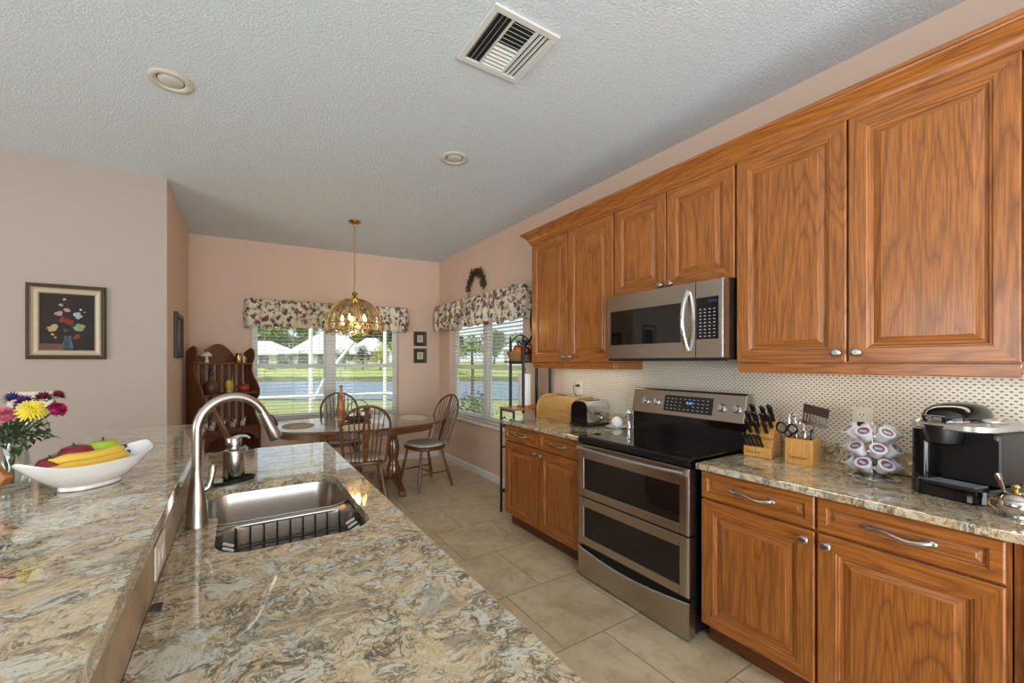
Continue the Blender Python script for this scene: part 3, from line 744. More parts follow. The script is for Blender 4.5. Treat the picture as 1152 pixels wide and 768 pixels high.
# faucet
FB = (-.112, 1.487, .8955)
fc = thing('kitchen_faucet', 'brushed stainless gooseneck pull-down faucet beside the sink', 'faucet', FB)
m = MB(); m.lathe([(.031, 0), (.031, .004), (.0295, .012), (.0275, .05), (.024, .09), (.0185, .125), (.0150, .150), (.0138, .17)], 28, cap=(True, True)); m.build('base_column', STEEL_Z, fc, smooth=40)
dx, dy = .95, .31; Rr = .098
def fp(s, z): return (s*dx, s*dy, z)
pts = [fp(0, .165), fp(0, .22), fp(0, .285)] + [fp(Rr-Rr*cos(a), .285+Rr*sin(a)) for a in [pi*i/20*.86 for i in range(1, 21)]]
e = pts[-1]
m = MB(); m.tube(pts, .0136, 16); m.build('gooseneck', STEEL_Z, fc, smooth=60)
a = pi*.86; tv = Vector((sin(a)*dx, sin(a)*dy, cos(a))); p0 = Vector(e)
m = MB(); m.tube([p0, p0+tv*.012, p0+tv*.055, p0+tv*.098, p0+tv*.104], [.0140, .0155, .0180, .0225, .0205], 18); sp = m.build('spray_head', STEEL_Z, fc, smooth=40)
nv = Vector((dx, dy, 0)) - tv*Vector((dx, dy, 0)).dot(tv); nv.normalize()
m = MB(); c = p0+tv*.045+nv*.015
m.tube([p0+tv*.020+nv*.0150, p0+tv*.03+nv*.0175, p0+tv*.06+nv*.0195, p0+tv*.07+nv*.0185], [.003, .0075, .0078, .003], 10); m.build('spray_button', BLK, sp, smooth=60)
m = MB(); m.tube([p0+tv*.1035, p0+tv*.107], [.0185, .017], 16); m.build('nozzle', GREYP, sp)
m = MB(); m.tube([(.018, .004, .105), (.030, .006, .112), (.036, .007, .135), (.040, .008, .165), (.041, .008, .178)], [.010, .0105, .009, .0105, .006], 12); m.build('lever_handle', STEEL_Z, fc, smooth=60)

# soap tray, soap bar, dispenser
tb = (-.042, 1.965, .8955); ta = radians(16)
m = MB(); prof = [(0, 0), (1, 0), (1.06, .010), (1.06, .014), (1.0, .014), (.95, .006), (0, .005)]
m.loft([[(q*.098*cos(2*pi*k/32), q*.046*sin(2*pi*k/32), z) for k in range(32)] for q, z in prof]); tag(m.build('soap_tray', BLK, None, tb, (0, 0, ta), smooth=40), 'black oval tray behind the faucet carrying the soap dispenser', 'tray')
m = MB(); m.prism(rrect(-.038, .038, -.020, .020, .012, 4), 'z', 0, .014); tag(m.build('soap_bar', plain('pale_green_soap', lin(186,198,160), .5), None, (-.098, 1.948, .9018), (0, 0, ta), bev=.005), 'pale green soap bar lying on the black tray', 'soap')
sd = thing('soap_dispenser', 'brushed stainless soap dispenser bottle standing on the black tray', 'soap dispenser', (-.022, 1.978, .9015))
m = MB(); m.lathe([(.038, 0), (.040, .003), (.040, .112), (.037, .122), (.026, .128), (.024, .134), (.024, .140)], 32); m.build('bottle', STEEL_Z, sd, smooth=40)
m = MB(); m.lathe([(.0265, .1405), (.029, .143), (.029, .170), (.027, .174), (0, .175)], 28); m.build('pump_cap', STEEL_Z, sd, smooth=40)
m = MB(); m.tube([(0, 0, .170), (.02, -.004, .178), (.046, -.010, .178), (.058, -.013, .168)], [.010, .008, .006, .005], 10); m.build('pump_spout', STEEL_Z, sd, smooth=60)
m = MB(); m.tube([(.030, -.010, .128), (.040, -.014, .134), (.046, -.016, .128), (.044, -.015, .116)], [.006, .007, .007, .006], 8); m.build('clasp', GREYP, sd, smooth=60)

m = MB(); m.box(-.010, .010, -.013, .013, 0, .003); tag(m.build('square_plate', plain('dark_plate', lin(52,50,52), .35), None, (-.145, 1.035, .8955), bev=.001), 'small dark square plate lying on worktop at foot of the ledge', 'plate')
# sideways outlet in the ledge tile
ou = thing('wall_outlet', 'ivory outlet plate set sideways in the tiled ledge below bar', 'outlet', (-.1575, 1.15, .960))
m = MB(); m.box(0, .005, -.060, .060, -.036, .036); m.build('plate', IVORY, ou, bev=.002)
for y in (-.022, .022): m = MB(); m.box(.005, .0065, y-.014, y+.014, -.017, .017); m.build('socket', WHITEP, ou, bev=.001)
# ------------------------------------------------------------------ dining table
TB = (1.11, 4.40, 0)
t = thing('dining_table', 'oval oak pedestal dining table under the brass pendant', 'table', TB, FR)
RX, RY = .90, .565
def oval(q, z, n=64, p=2.3): return [(math.copysign(abs(cos(2*pi*k/n))**(2/p), cos(2*pi*k/n))*(RX+q), math.copysign(abs(sin(2*pi*k/n))**(2/p), sin(2*pi*k/n))*(RY+q), z) for k in range(n)]
m = MB(); m.loft([oval(-.02, .722), oval(-.004, .724), oval(0, .732), oval(0, .742), oval(-.006, .749), oval(-.014, .750)]); m.build('tabletop', TABLEWOOD, t, smooth=35)
m = MB(); m.loft([oval(-.10, .655), oval(-.10, .7215), oval(-.125, .7215), oval(-.125, .655)], closed=True); m.build('apron', TABLEWOOD, t, smooth=40)
for sx in (-1, 1):
    m = MB(); cx = sx*.36
    m.lathe([(.05, .10), (.075, .13), (.08, .20), (.06, .26), (.048, .30), (.062, .36), (.068, .44), (.055, .52), (.042, .56), (.060, .60), (.075, .63), (.078, .6545)], 24, c=(cx, 0, 0)); p = m.build('pedestal', TABLEWOOD, t, smooth=40)
    for sy in (-1, 1):
        f = MB(); n = 14; pr = []
        up = [(.02+.36*i/n, .20-.145*(i/n)**.75+.012*sin(pi*i/n)) for i in range(n+1)]; lo = [(.36*i/n+.02, .075-.06*(i/n)**2.2) for i in range(n+1)]
        poly = [(sy*a, b) for a, b in up] + [(sy*.395, .030), (sy*.385, .002), (sy*.33, .002)] + [(sy*a, max(.012, b)) for a, b in lo[::-1] if a < .32]
        f.prism(poly, 'x', cx-.032, cx+.032); f.build('foot', TABLEWOOD, p, bev=.006)
m = MB(); m.box(-.36, .36, -.02, .02, .13, .20); m.build('stretcher', TABLEWOOD, t, bev=.005)

# windsor chairs (front = +y)
def spindle(m, p0, p1, r0, r1, turned=True, n=10):
    p0 = Vector(p0); p1 = Vector(p1)
    k = [(0, .75), (.12, .95), (.30, 1.25), (.5, 1.1), (.62, .8), (.66, 1.1), (.70, .8), (.85, .95), (1, .8)] if turned else [(0, .8), (.3, 1.1), (.6, 1.0), (1, .7)]
    m.tube([p0.lerp(p1, a) for a, b in k], [(r0+(r1-r0)*a)*b for a, b in k], n)
def make_chair():
    c = thing('windsor_chair', '', 'chair')
    shape = []
    for k in range(40):
        a = 2*pi*k/40; x = cos(a); y = sin(a)
        w = .228+.020*max(0, y); shape.append((math.copysign(abs(x)**.72, x)*w, math.copysign(abs(y)**.80, y)*.205))
    m = MB(); m.loft([[(x*.86, y*.86, .425) for x, y in shape], [(x*.97, y*.97, .430) for x, y in shape], [(x, y, .446) for x, y in shape], [(x*.985, y*.985, .458) for x, y in shape], [(x*.90, y*.90, .459) for x, y in shape], [(x*.6, y*.6, .450) for x, y in shape]])
    m.build('seat', CHAIRWOOD, c, smooth=40)
    feet = {}
    for sx in (-1, 1):
        for sy in (-1, 1):
            top = (sx*.14, sy*.13, .430); bot = (sx*.205, sy*(.205 if sy > 0 else .235), .002); feet[sx, sy] = (Vector(bot), Vector(top))
            l = MB(); spindle(l, bot, top, .016, .018); l.build('leg', CHAIRWOOD, c, smooth=60)
    def on(sx, sy, t_): return feet[sx, sy][0].lerp(feet[sx, sy][1], t_)
    for sx in (-1, 1): l = MB(); spindle(l, on(sx, -1, .40), on(sx, 1, .40), .009, .009, False); l.build('stretcher', CHAIRWOOD, c, smooth=60)
    l = MB(); spindle(l, on(-1, -1, .40).lerp(on(-1, 1, .40), .5), on(1, -1, .40).lerp(on(1, 1, .40), .5), .009, .009, False); l.build('stretcher', CHAIRWOOD, c, smooth=60)
    H0, H1, bw = .455, 1.0, .212
    def bp(x, z): # back plane leaning rearwards, slightly curved
        return (x, -.165-.20*((z-H0)/(H1-H0))-.02*(1-(x/bw)**2), z)
    hoop = []
    for i in range(37):
        u = i/36
        if u < .28: tt = u/.28; hoop.append(bp(-bw*(.88+.14*tt), H0+(.80-H0)*tt))
        elif u > .72: tt = (1-u)/.28; hoop.append(bp(bw*(.88+.14*tt), H0+(.80-H0)*tt))
        else:
            a = pi*(1-(u-.28)/.44); hoop.append(bp(bw*1.02*cos(a), .80+(H1-.80)*sin(a)))
    m = MB(); m.tube(hoop, .0125, 10); m.build('back_bow', CHAIRWOOD, c, smooth=60)
    def ztop(x): return .80+(H1-.80)*math.sqrt(max(0, 1-(x/(bw*1.02))**2))
    for x in (-.148, -.105, -.065, .065, .105, .148):
        l = MB(); zt = ztop(x*1.06); p1 = bp(x*1.06, zt); spindle(l, bp(x*.82, H0), p1, .0068, .0060, False, 8); l.build('spindle', CHAIRWOOD, c, smooth=60)
    # pierced fiddle splat
    out = []; zs = [H0+(H1-.012-H0)*i/30 for i in range(31)]
    def wid(z):
        t_ = (z-H0)/(H1-H0); return .020+.012*sin(pi*min(1, t_*1.15))**2+.010*math.exp(-((t_-.62)/.12)**2)-.008*math.exp(-((t_-.36)/.06)**2)
    m = MB(); 
    vs = []; fs = []
    for i, z in enumerate(zs):
        w_ = wid(z); y = bp(0, z)[1]; hole_ = .009 if abs((z-H0)/(H1-H0)-.62) < .09 or abs((z-H0)/(H1-H0)-.22) < .04 else 0
        for x in (-w_, -hole_, hole_, w_):
            vs += [(x, y-.005, z), (x, y+.005, z)]
    for i in range(30):
        a, b = i*8, (i+1)*8; zf = (zs[i]-H0)/(H1-H0)
        for s in (0, 4):
            fs += [(a+s, a+s+2, b+s+2, b+s), (a+s+1, b+s+1, b+s+3, a+s+3), (a+s, b+s, b+s+1, a+s+1), (a+s+2, a+s+3, b+s+3, b+s+2)]
    m.add(vs, fs); m.build('splat', CHAIRWOOD, c)
    return c
PADM = plain('beige_seat_cloth', lin(196,186,162), .9, noise=.10, sc=60); PADB = plain('seat_cloth_brown', lin(120,108,92), .9, noise=.2, sc=40)
def make_pad():
    p = thing('seat_cushion', '', 'cushion')
    sh = [(math.copysign(abs(cos(2*pi*k/40))**.72, cos(2*pi*k/40))*.205, math.copysign(abs(sin(2*pi*k/40))**.8, sin(2*pi*k/40))*.185) for k in range(40)]
    m = MB(); m.loft([[(x*.9, y*.9, .4595) for x, y in sh], [(x, y, .468) for x, y in sh], [(x, y, .482) for x, y in sh], [(x*.95, y*.95, .491) for x, y in sh], [(x*.6, y*.6, .494) for x, y in sh], [(x*.2, y*.2, .492) for x, y in sh]]); m.build('pad', PADM, p, smooth=60)
    for sx in (-1, 1):
        b = MB(); c0 = (sx*.175, -.155, .486)
        for k in range(5):
            a = 2*pi*k/5+.4; b.tube([c0, (c0[0]+.028*cos(a), c0[1]-.012+.012*sin(a), c0[2]+.022*sin(a)), (c0[0]+.034*cos(a+.5), c0[1]-.014, c0[2]+.030*sin(a+.5)-.006), c0], .0045, 5, flat=.6)
        b.build('tie_bow', PADM, p, smooth=60)
    return p
proto = make_chair(); padp = make_pad()
spots = [((1.03, 3.955), radians(-10), 'oak windsor chair nearest the sink, its bow back turned towards the kitchen', 'beige tied seat cushion on the chair nearest the sink'),
         ((1.03, 4.92), radians(174), 'oak windsor chair on the window side of the table, facing the kitchen', 'seat cushion on the chair at the window side of table'),
         ((1.79, 4.25), radians(100), 'oak windsor chair at right end of table, standing clear by the right window', 'beige seat cushion on the chair by the right window'),
         ((.16, 4.30), radians(-82), 'oak windsor chair at left end of table, edge-on behind the faucet', 'seat cushion on the chair behind the faucet')]
for i, ((x, y), rz, l1, l2) in enumerate(spots):
    c = proto if i == 0 else copy_tree(proto); c.location = (x, y, 0); c.rotation_euler = (0, 0, rz); tag(c, l1, 'chair', 'windsor chairs around the table')
    p = padp if i == 0 else copy_tree(padp); p.location = (x, y, 0); p.rotation_euler = (0, 0, rz); tag(p, l2, 'cushion', 'seat cushions on the windsor chairs')

# table settings
def mat_cloth(name, a, b):
    g = G(name, .9); v = g.coord(True)
    r_ = g.vm('LENGTH', v) if False else g.noise(v, 34, 3, .6)
    g.color(g.mix(g.ramp(r_, [(.42, 0.0), (.58, 1.0)]), a, b)); return g.mat
MATA = mat_cloth('tan_patterned_placemat', lin(150,124,98), lin(196,176,148)); MATB = mat_cloth('cream_patterned_placemat', lin(206,194,164), lin(224,214,190))
for (x, y, rz, mt, lab) in ((.50, 4.42, radians(86), MATA, 'tan oval placemat on the left end of the table'), (1.72, 4.42, radians(86), MATB, 'cream oval placemat on the right end of the table'),
                            (1.06, 4.07, 0, MATB, 'cream oval placemat before the chair nearest the sink'), (1.12, 4.73, 0, MATB, 'cream oval placemat on the window side of the table')):
    m = MB(); n = 44; rg = lambda q, z: [((.215+.004*sin(11*2*pi*k/n))*q*cos(2*pi*k/n), (.150+.004*sin(11*2*pi*k/n))*q*sin(2*pi*k/n), z) for k in range(n)]
    m.loft([rg(1, 0), rg(1.0, .003), rg(.96, .004), rg(.5, .004)]); tag(m.build('placemat', mt, None, (x, y, .7505), (0, 0, rz), smooth=40), lab, 'placemat', 'placemats on the dining table')
pm = thing('pepper_mill', 'tall turned wooden pepper mill on the dining table', 'pepper mill', (.98, 4.72, .755))
m = MB(); m.lathe([(u*1.2, w_) for u, w_ in [(.036, 0), (.037, .012), (.030, .022), (.033, .04), (.036, .09), (.034, .14), (.024, .20), (.020, .23), (.026, .25), (.027, .255)]], 28); m.build('body', MILLWOOD, pm, smooth=40)
m = MB(); m.lathe([(.026, .2555), (.022, .262), (.019, .29), (.015, .33), (.014, .345), (.021, .352), (.022, .366), (.012, .374), (0, .376)], 28); m.build('head', MILLWOOD, pm, smooth=40)
# centrepiece: wicker caddy with two jars
CD = (1.12, 4.52, .755)
WICK = plain('dark_wicker', lin(74,54,40), .7, noise=.3, sc=90)
cd = thing('wicker_caddy', 'dark wire-handled wicker caddy in the middle of the table', 'caddy', CD)
m = MB()
for i in range(4): m.tube([((.13+.010*i/3)*cos(2*pi*k/32), (.075+.008*i/3)*sin(2*pi*k/32), .008+.013*i) for k in range(32)], .006, 6, closed=True)
m.lathe([(.12, .001), (.12, .006), (0, .006)], 32, sx=1, sy=.58); m.build('basket', WICK, cd, smooth=60)
m = MB(); m.tube([(.14*cos(pi*i/20), 0, .045+.17*sin(pi*i/20)) for i in range(21)], .004, 7); m.build('handle', IRON, cd, smooth=60)
for k, (x, lab) in enumerate(((-.065, 'left of two white lidded jars in the wicker caddy'), (.065, 'right of two white lidded jars in the wicker caddy'))):
    j = thing('condiment_jar', lab, 'jar', (CD[0]+x, CD[1]-.005, CD[2]+.0065), 0, 'jars in the wicker caddy')
    q = MB(); q.lathe([(.032, 0), (.040, .012), (.042, .05), (.034, .075), (.030, .08)], 24); q.build('jar_body', CERAMIC, j, smooth=40)
    q = MB(); q.lathe([(.033, .0805), (.033, .088), (.018, .104), (.008, .108), (.010, .116), (0, .12)], 24); q.build('lid', plain('brown_lid', lin(96,62,40), .4), j, smooth=40)

# ------------------------------------------------------------------ brass pendant
PD = (1.034, 4.324, 2.862)
p = thing('pendant_lamp', 'domed brass and glass pendant lamp hanging over the table', 'pendant lamp', PD)
m = MB(); m.lathe([(.062, -.0005), (.062, -.008), (.045, -.020), (.016, -.030), (.008, -.042), (0, -.043)], 28); m.build('ceiling_canopy', BRASS, p, smooth=40)
m = MB(); z = -.044
k = 0
while z > -.735:
    L = .030; a = (1, 0, 0) if k % 2 == 0 else (0, 1, 0)
    m.tube([(a[0]*.008*cos(2*pi*i/10), a[1]*.008*cos(2*pi*i/10), z-.013+.015*sin(2*pi*i/10)) for i in range(10)], .0022, 5, closed=True); z -= .0225; k += 1
m.build('chain', BRASS, p, smooth=60)
m = MB(); m.lathe([(.004, -.735), (.018, -.742), (.030, -.752), (.034, -.762), (.020, -.778), (.016, -.790), (.030, -.806), (.034, -.815)], 20); m.build('finial', BRASS, p, smooth=40)
zc, Rd = -1.075, .275
def dome(t): # 0 top .. 1 rim
    a = pi/2*(1-t)*.93; return Rd*cos(a)**.92, zc+.262*sin(a)
NR = 16; m = MB()
for k in range(NR):
    a = 2*pi*k/NR; pts = [(dome(t/12)[0]*cos(a), dome(t/12)[0]*sin(a), dome(t/12)[1]) for t in range(13)] + [(Rd*1.005*cos(a), Rd*1.005*sin(a), zc-.04), (Rd*.985*cos(a), Rd*.985*sin(a), zc-.075), (Rd*1.05*cos(a), Rd*1.05*sin(a), zc-.098)]
    m.tube(pts, .0045, 6)
for rr_, zz in ((Rd+.004, zc), (Rd*.985, zc-.075), (dome(.12)[0], dome(.12)[1])): m.tube([(rr_*cos(2*pi*k/48), rr_*sin(2*pi*k/48), zz) for k in range(48)], .005, 6, closed=True)
m.tube([(Rd*1.03*cos(2*pi*k/96), Rd*1.03*sin(2*pi*k/96), zc-.095+.010*sin(NR*2*pi*k/96)) for k in range(96)], .004, 6, closed=True)
m.build('cage', BRASS, p, smooth=60)
m = MB(); prof_ = [dome(t/12) for t in range(1, 13)] + [(Rd, zc-.04), (Rd*.98, zc-.073)]
m.lathe([(r_*.985, z_) for r_, z_ in prof_], NR*2, cap=(False, False)); m.build('glass_panels', AMBER, p)
m = MB(); m.cyl((0, 0, -.815), (0, 0, zc-.005), .010); m.lathe([(.018, zc+.02), (.028, zc+.0), (.018, zc-.02)], 16); m.build('stem', BRASS, p, smooth=40)
for k in range(5):
    a = 2*pi*k/5+.3; m = MB(); c_, s_ = cos(a), sin(a)
    m.tube([(.02*c_, .02*s_, zc), (.07*c_, .07*s_, zc-.035), (.12*c_, .12*s_, zc-.030), (.125*c_, .125*s_, zc-.012)], .005, 7)
    m.lathe([(.014, 0), (.016, .006), (.010, .010), (.0095, .045), (0, .046)], 12, c=(.125*c_, .125*s_, zc-.014)); ar = m.build('candle_arm', BRASS, p, smooth=50)
    b = MB(); b.lathe([(.007, 0), (.015, .016), (.0155, .024), (.009, .042), (.002, .060)], 12, c=(.125*c_, .125*s_, zc+.033)); b.build('bulb', BULB, ar, smooth=60)
lamp('pendant_glow', 'POINT', (PD[0], PD[1], PD[2]+zc+.06), (0,0,0), 9, (1, .66, .32), shadow_soft_size=.06)
# ------------------------------------------------------------------ hutch in the left corner
def farpt(x, y, z): return (FA[0]+x*cos(FR)-y*sin(FR), FA[1]+x*sin(FR)+y*cos(FR), z)
HU = (-.135, 5.275, 0); HR = radians(40)
hu = thing('hutch', 'dark wooden hutch with slatted back in the left corner', 'hutch', HU, HR)
w2 = .34; dpt = .125
def sidepoly():
    # (y, z): y=+dpt at the wall; scalloped front edge
    P = [(dpt, .62), (dpt, 1.50)]
    fr = [(0.03, 1.555), (-.01, 1.545), (-.03, 1.50), (-.028, 1.44), (.00, 1.38), (.012, 1.30), (-.02, 1.22), (-.075, 1.15), (-.11, 1.08), (-.112, 1.02), (-.085, .97), (-.045, .92), (-.03, .85), (-.05, .77), (-.10, .70), (-.120, .66), (-.122, .62)]
    return P + fr
for sx in (-1, 1):
    m = MB(); m.prism(sidepoly(), 'x', sx*w2-.010, sx*w2+.010); m.build('side_panel', DARKWOOD_V, hu, bev=.003)
m = MB(); n = 24
top = [(-w2+.012+(2*w2-.024)*i/n, 1.455+.135*max(0, sin(pi*(i/n-.22)/.56))**.8 if .22 < i/n < .78 else 1.455) for i in range(n+1)]
m.prism([(w2-.012, 1.385), (-w2+.012, 1.385)] + top, 'y', dpt-.022, dpt-.004); m.build('crest_board', DARKWOOD_H, hu, bev=.003)
for z, ya in ((1.36, -.02), (1.03, -.10), (.64, -.115)):
    m = MB(); m.box(-w2+.0105, w2-.0105, ya, dpt-.004, z, z+.02); m.build('shelf', DARKWOOD_H, hu, bev=.003)
for k in range(7):
    x = -.27+.09*k; m = MB(); m.box(x-.022, x+.022, dpt-.020, dpt-.006, .6605, 1.029); m.box(x-.024, x+.024, dpt-.020, dpt-.006, 1.0505, 1.359); m.build('back_slat', DARKWOOD_V, hu, bev=.002)
m = MB(); m.prism([(-w2+.012, .6395), (-w2+.012, .50), (-w2+.06, .50)] + [(-.28*cos(pi*i/16), .52+.085*sin(pi*i/16)) for i in range(17)] + [(w2-.06, .50), (w2-.012, .50), (w2-.012, .6395)], 'y', -.115, -.098); m.build('arched_apron', DARKWOOD_H, hu, bev=.003)
m = MB()
for sx in (-1, 1): m.box(sx*w2-.012, sx*w2+.012, -.122, dpt, .001, .6195)
m.box(-w2+.012, w2-.012, dpt-.02, dpt-.004, .10, .6395); m.box(-w2+.012, w2-.012, -.115, dpt-.021, .10, .12); m.box(-w2+.012, w2-.012, -.108, -.100, .02, .0995); m.build('base', DARKWOOD_V, hu, bev=.003)
PEW = plain('figurine_pewter', lin(150,140,120), .35, .6); YEL = plain('yellow_figure_glaze', lin(206,176,70), .4); BRN = plain('brown_stoneware', lin(92,56,40), .4); WHF = plain('white_figurine', lin(214,206,192), .5); REDB = plain('red_brown_glaze', lin(150,58,30), .25)
def hp(x, y, z):
    c, s = cos(HR), sin(HR); return (HU[0]+x*c-y*s, HU[1]+x*s+y*c, z)
def item(name, lab, cat, x, y, z, parts, group=None):
    t_ = thing(name, lab, cat, hp(x, y, z), HR, group)
    for nm, mb, mt in parts: mb.build(nm, mt, t_, smooth=45)
def L(prof, n=16, **k): q = MB(); q.lathe(prof, n, **k); return q
cup = MB(); cup.tube([(.030+.022*sin(pi*i/10), 0, .03+.05*(i/10)) for i in range(11)], .005, 6)
item('tankard', 'brass-coloured tankard on the right of the hutch top shelf', 'tankard', .18, .03, 1.381, [('body', L([(.034, 0), (.036, .004), (.031, .012), (.030, .105), (.033, .11), (.029, .110), (.027, .02), (0, .02)]), BRASS), ('handle', cup, BRASS)])
cup = MB(); cup.tube([(.026+.020*sin(pi*i/10), 0, .02+.045*(i/10)) for i in range(11)], .004, 6)
item('mug', 'small pewter mug beside the tankard on the hutch top shelf', 'mug', .26, .04, 1.381, [('body', L([(.026, 0), (.027, .075), (.024, .075), (.023, .01), (0, .01)]), PEW), ('handle', cup, PEW)])
ms = MB(); ms.lathe([(.020, 0), (.016, .03), (.012, .07), (0, .072)], 14); cap_ = MB(); cap_.lathe([(.050, .068), (.052, .074), (.036, .100), (.014, .116), (0, .12)], 18)
hs = MB(); hs.ell((-.012, -.01, .126), (.016, .014, .018), 10, 6)
item('figurine', 'white canopied figurine on the left of the hutch top shelf', 'figurine', -.21, .01, 1.381, [('base', ms, WHF), ('canopy', cap_, WHF), ('figure', hs, REDB)])
jug = L([(.050, 0), (.066, .03), (.070, .07), (.060, .11), (.030, .14), (.018, .16), (.020, .20), (.024, .205), (0, .206)], 20)
jl = MB(); jl.lathe([(.022, .2065), (.026, .22), (.020, .24), (.008, .26), (0, .265)], 14)
item('stoneware_jug', 'dark lidded stoneware jug on the left of the hutch middle shelf', 'jug', -.17, .00, 1.051, [('body', jug, BRN), ('lid', jl, plain('dark_lid', lin(42,34,30), .4))])
bd = L([(.028, 0), (.030, .02), (.018, .03), (.030, .06), (.034, .10), (.022, .13), (.012, .14)], 18); ck = L([(.010, .1405), (.016, .155), (.015, .175), (.008, .19), (.005, .24), (0, .25)], 14)
item('oil_lamp', 'small yellow oil lamp in the middle of the hutch middle shelf', 'oil lamp', .035, .00, 1.051, [('font', bd, YEL), ('chimney', ck, CLEAR)])
tp = L([(.045, 0), (.062, .02), (.064, .05), (.050, .075), (.02, .088), (0, .09)], 20); sp_ = MB(); sp_.tube([(-.055, 0, .03), (-.085, 0, .05), (-.095, 0, .08)], [.012, .009, .007], 8); kn = MB(); kn.ell((0, 0, .098), (.010, .010, .009), 10, 6)
item('teapot', 'round red-brown teapot on the right of the hutch middle shelf', 'teapot', .215, -.01, 1.051, [('body', tp, REDB), ('spout', sp_, REDB), ('lid_knob', kn, YEL)])
bt = L([(.022, 0), (.024, .01), (.022, .08), (.010, .12), (.009, .16), (.012, .165), (0, .166)], 14); ct = L([(.0105, .1665), (.0105, .19), (0, .191)], 10)
item('bottle', 'slender pale bottle behind the teapot on the hutch', 'bottle', .125, .06, 1.051, [('body', bt, plain('pale_green_glass', lin(150,140,90), .15)), ('stopper', ct, BRN)])
def animal(seed):
    q = MB(); q.ell((0, 0, .035), (.020, .034, .028), 12, 8); q.ell((0, -.030, .072), (.014, .018, .015), 10, 6); q.tube([(0, -.022, .045), (0, -.028, .068)], [.012, .010], 8)
    for sx in (-1, 1):
        q.cyl((sx*.010, -.018, .0005), (sx*.010, -.014, .03), .006); q.cyl((sx*.010, .018, .0005), (sx*.010, .014, .03), .006); q.tube([(sx*.008, -.028, .082), (sx*.022, -.026, .100), (sx*.020, -.024, .116)], [.004, .003, .001], 6)
    return q
for k, (x, lab) in enumerate(((-.18, 'white animal figurine at the left of the hutch bottom shelf'), (-.06, 'white horned figurine, second from left on the hutch bottom shelf'), (.07, 'white animal figurine, third from left on the hutch bottom shelf'), (.19, 'white horned figurine at the right of the hutch bottom shelf'))):
    item('figurine', lab, 'figurine', x, -.02, .661, [('body', animal(k), WHF)], 'figurines on the hutch bottom shelf')

# ------------------------------------------------------------------ pictures and plates on the walls
GOLDF = plain('antique_gilt_frame', lin(84,70,52), .4, .35, .3, 50); LINER = plain('pale_gilt_liner', lin(188,172,144), .45, .2, .1); DKF = plain('dark_frame_wood', lin(46,34,28), .4)
def frame_mb(w, h, prof):
    """prof: (inset, height) rings; lies in local xz, faces -y"""
    m = MB(); L_ = [[(-w/2+i, -y, -h/2+i), (w/2-i, -y, -h/2+i), (w/2-i, -y, h/2-i), (-w/2+i, -y, h/2-i)] for i, y in prof]; m.loft(L_, cap=(False, False)); return m
pf = thing('framed_painting', 'framed oil painting of a flower bouquet on the left wall', 'painting', (-1.083, 4.0895, 1.680))
frame_mb(.425, .540, [(0, .001), (0, .022), (.008, .030), (.016, .026), (.022, .030), (.030, .028)]).build('frame', GOLDF, pf)
frame_mb(.425, .540, [(.030, .028), (.040, .020), (.056, .014), (.060, .016), (.066, .008), (.066, .002)]).build('liner', LINER, pf)
dots = MB()
for k in range(26):
    z = -.255+.51*k/25
    for sx in (-1, 1): dots.ell((sx*.201, -.0285, z), (.004, .003, .007), 6, 4)
for k in range(20):
    x = -.19+.38*k/19
    for sz in (-1, 1): dots.ell((x, -.0285, sz*.259), (.007, .003, .004), 6, 4)
dots.build('beading', GOLDF, pf)
g = G('dark_canvas', .75); v_ = g.coord(False); s_ = g.sep(v_)
c_ = g.mix(g.ramp(s_[0], [(-.0, 0.0), (.2, 1.0)]), lin(50,30,20), lin(24,25,27)); g.color(g.mix(g.noise(v_, 8, 4), c_, lin(17,15,15)))
m = MB(); m.box(-.149, .149, -.006, -.001, -.206, .206); cv = m.build('canvas', g.mat, pf)
def dab(x, z, r_, col, seed, nm='painted_bloom', k=9):
    q = MB(); rr_ = random.Random(seed)
    for i in range(k):
        a = rr_.uniform(0, 2*pi); d = rr_.uniform(0, .62)*r_; q.ell((x+d*cos(a), -.0065, z+d*sin(a)), (r_*rr_.uniform(.35, .6), .0012, r_*rr_.uniform(.3, .5)), 8, 4)
    return q.build(nm, plain('paint_%d' % seed, tuple(x*.62 for x in col), .75, 0, .6, 90), cv)
m = MB(); m.box(-.148, -.02, -.0068, -.006, -.205, -.158); m.build('painted_table', plain('paint_table', lin(92,54,32), .4), cv)
m = MB(); m.lathe([(.012, -.195), (.030, -.190), (.026, -.150), (.016, -.120), (.022, -.100), (0, -.099)], 16, sy=.08, c=(.0, -.0066, 0)); m.build('painted_vase', plain('paint_vase', lin(44,62,74), .3), cv)
for i, (x, z, r_, col) in enumerate([(-.075, -.040, .036, lin(214,180,120)), (.060, -.042, .040, lin(160,176,136)), (-.048, .060, .026, lin(198,160,160)), (-.002, .086, .022, lin(206,166,164)), (.050, .050, .030, lin(188,200,204)), (.002, .005, .030, lin(150,56,34)), (-.030, .018, .022, lin(166,66,40)),
     (.052, -.105, .026, lin(160,66,36)), (-.038, .122, .014, lin(206,180,166)), (-.018, .165, .010, lin(214,200,180)), (.070, .095, .010, lin(220,214,204)), (.090, .078, .008, lin(196,196,190)), (-.078, -.092, .012, lin(210,176,140)), (-.066, -.112, .010, lin(206,170,130)), (-.012, -.058, .018, lin(84,92,56)), (.030, -.015, .02, lin(60,66,44)), (-.110, -.050, .014, lin(66,70,50))]):
    dab(x, z, r_, col, 100+i)
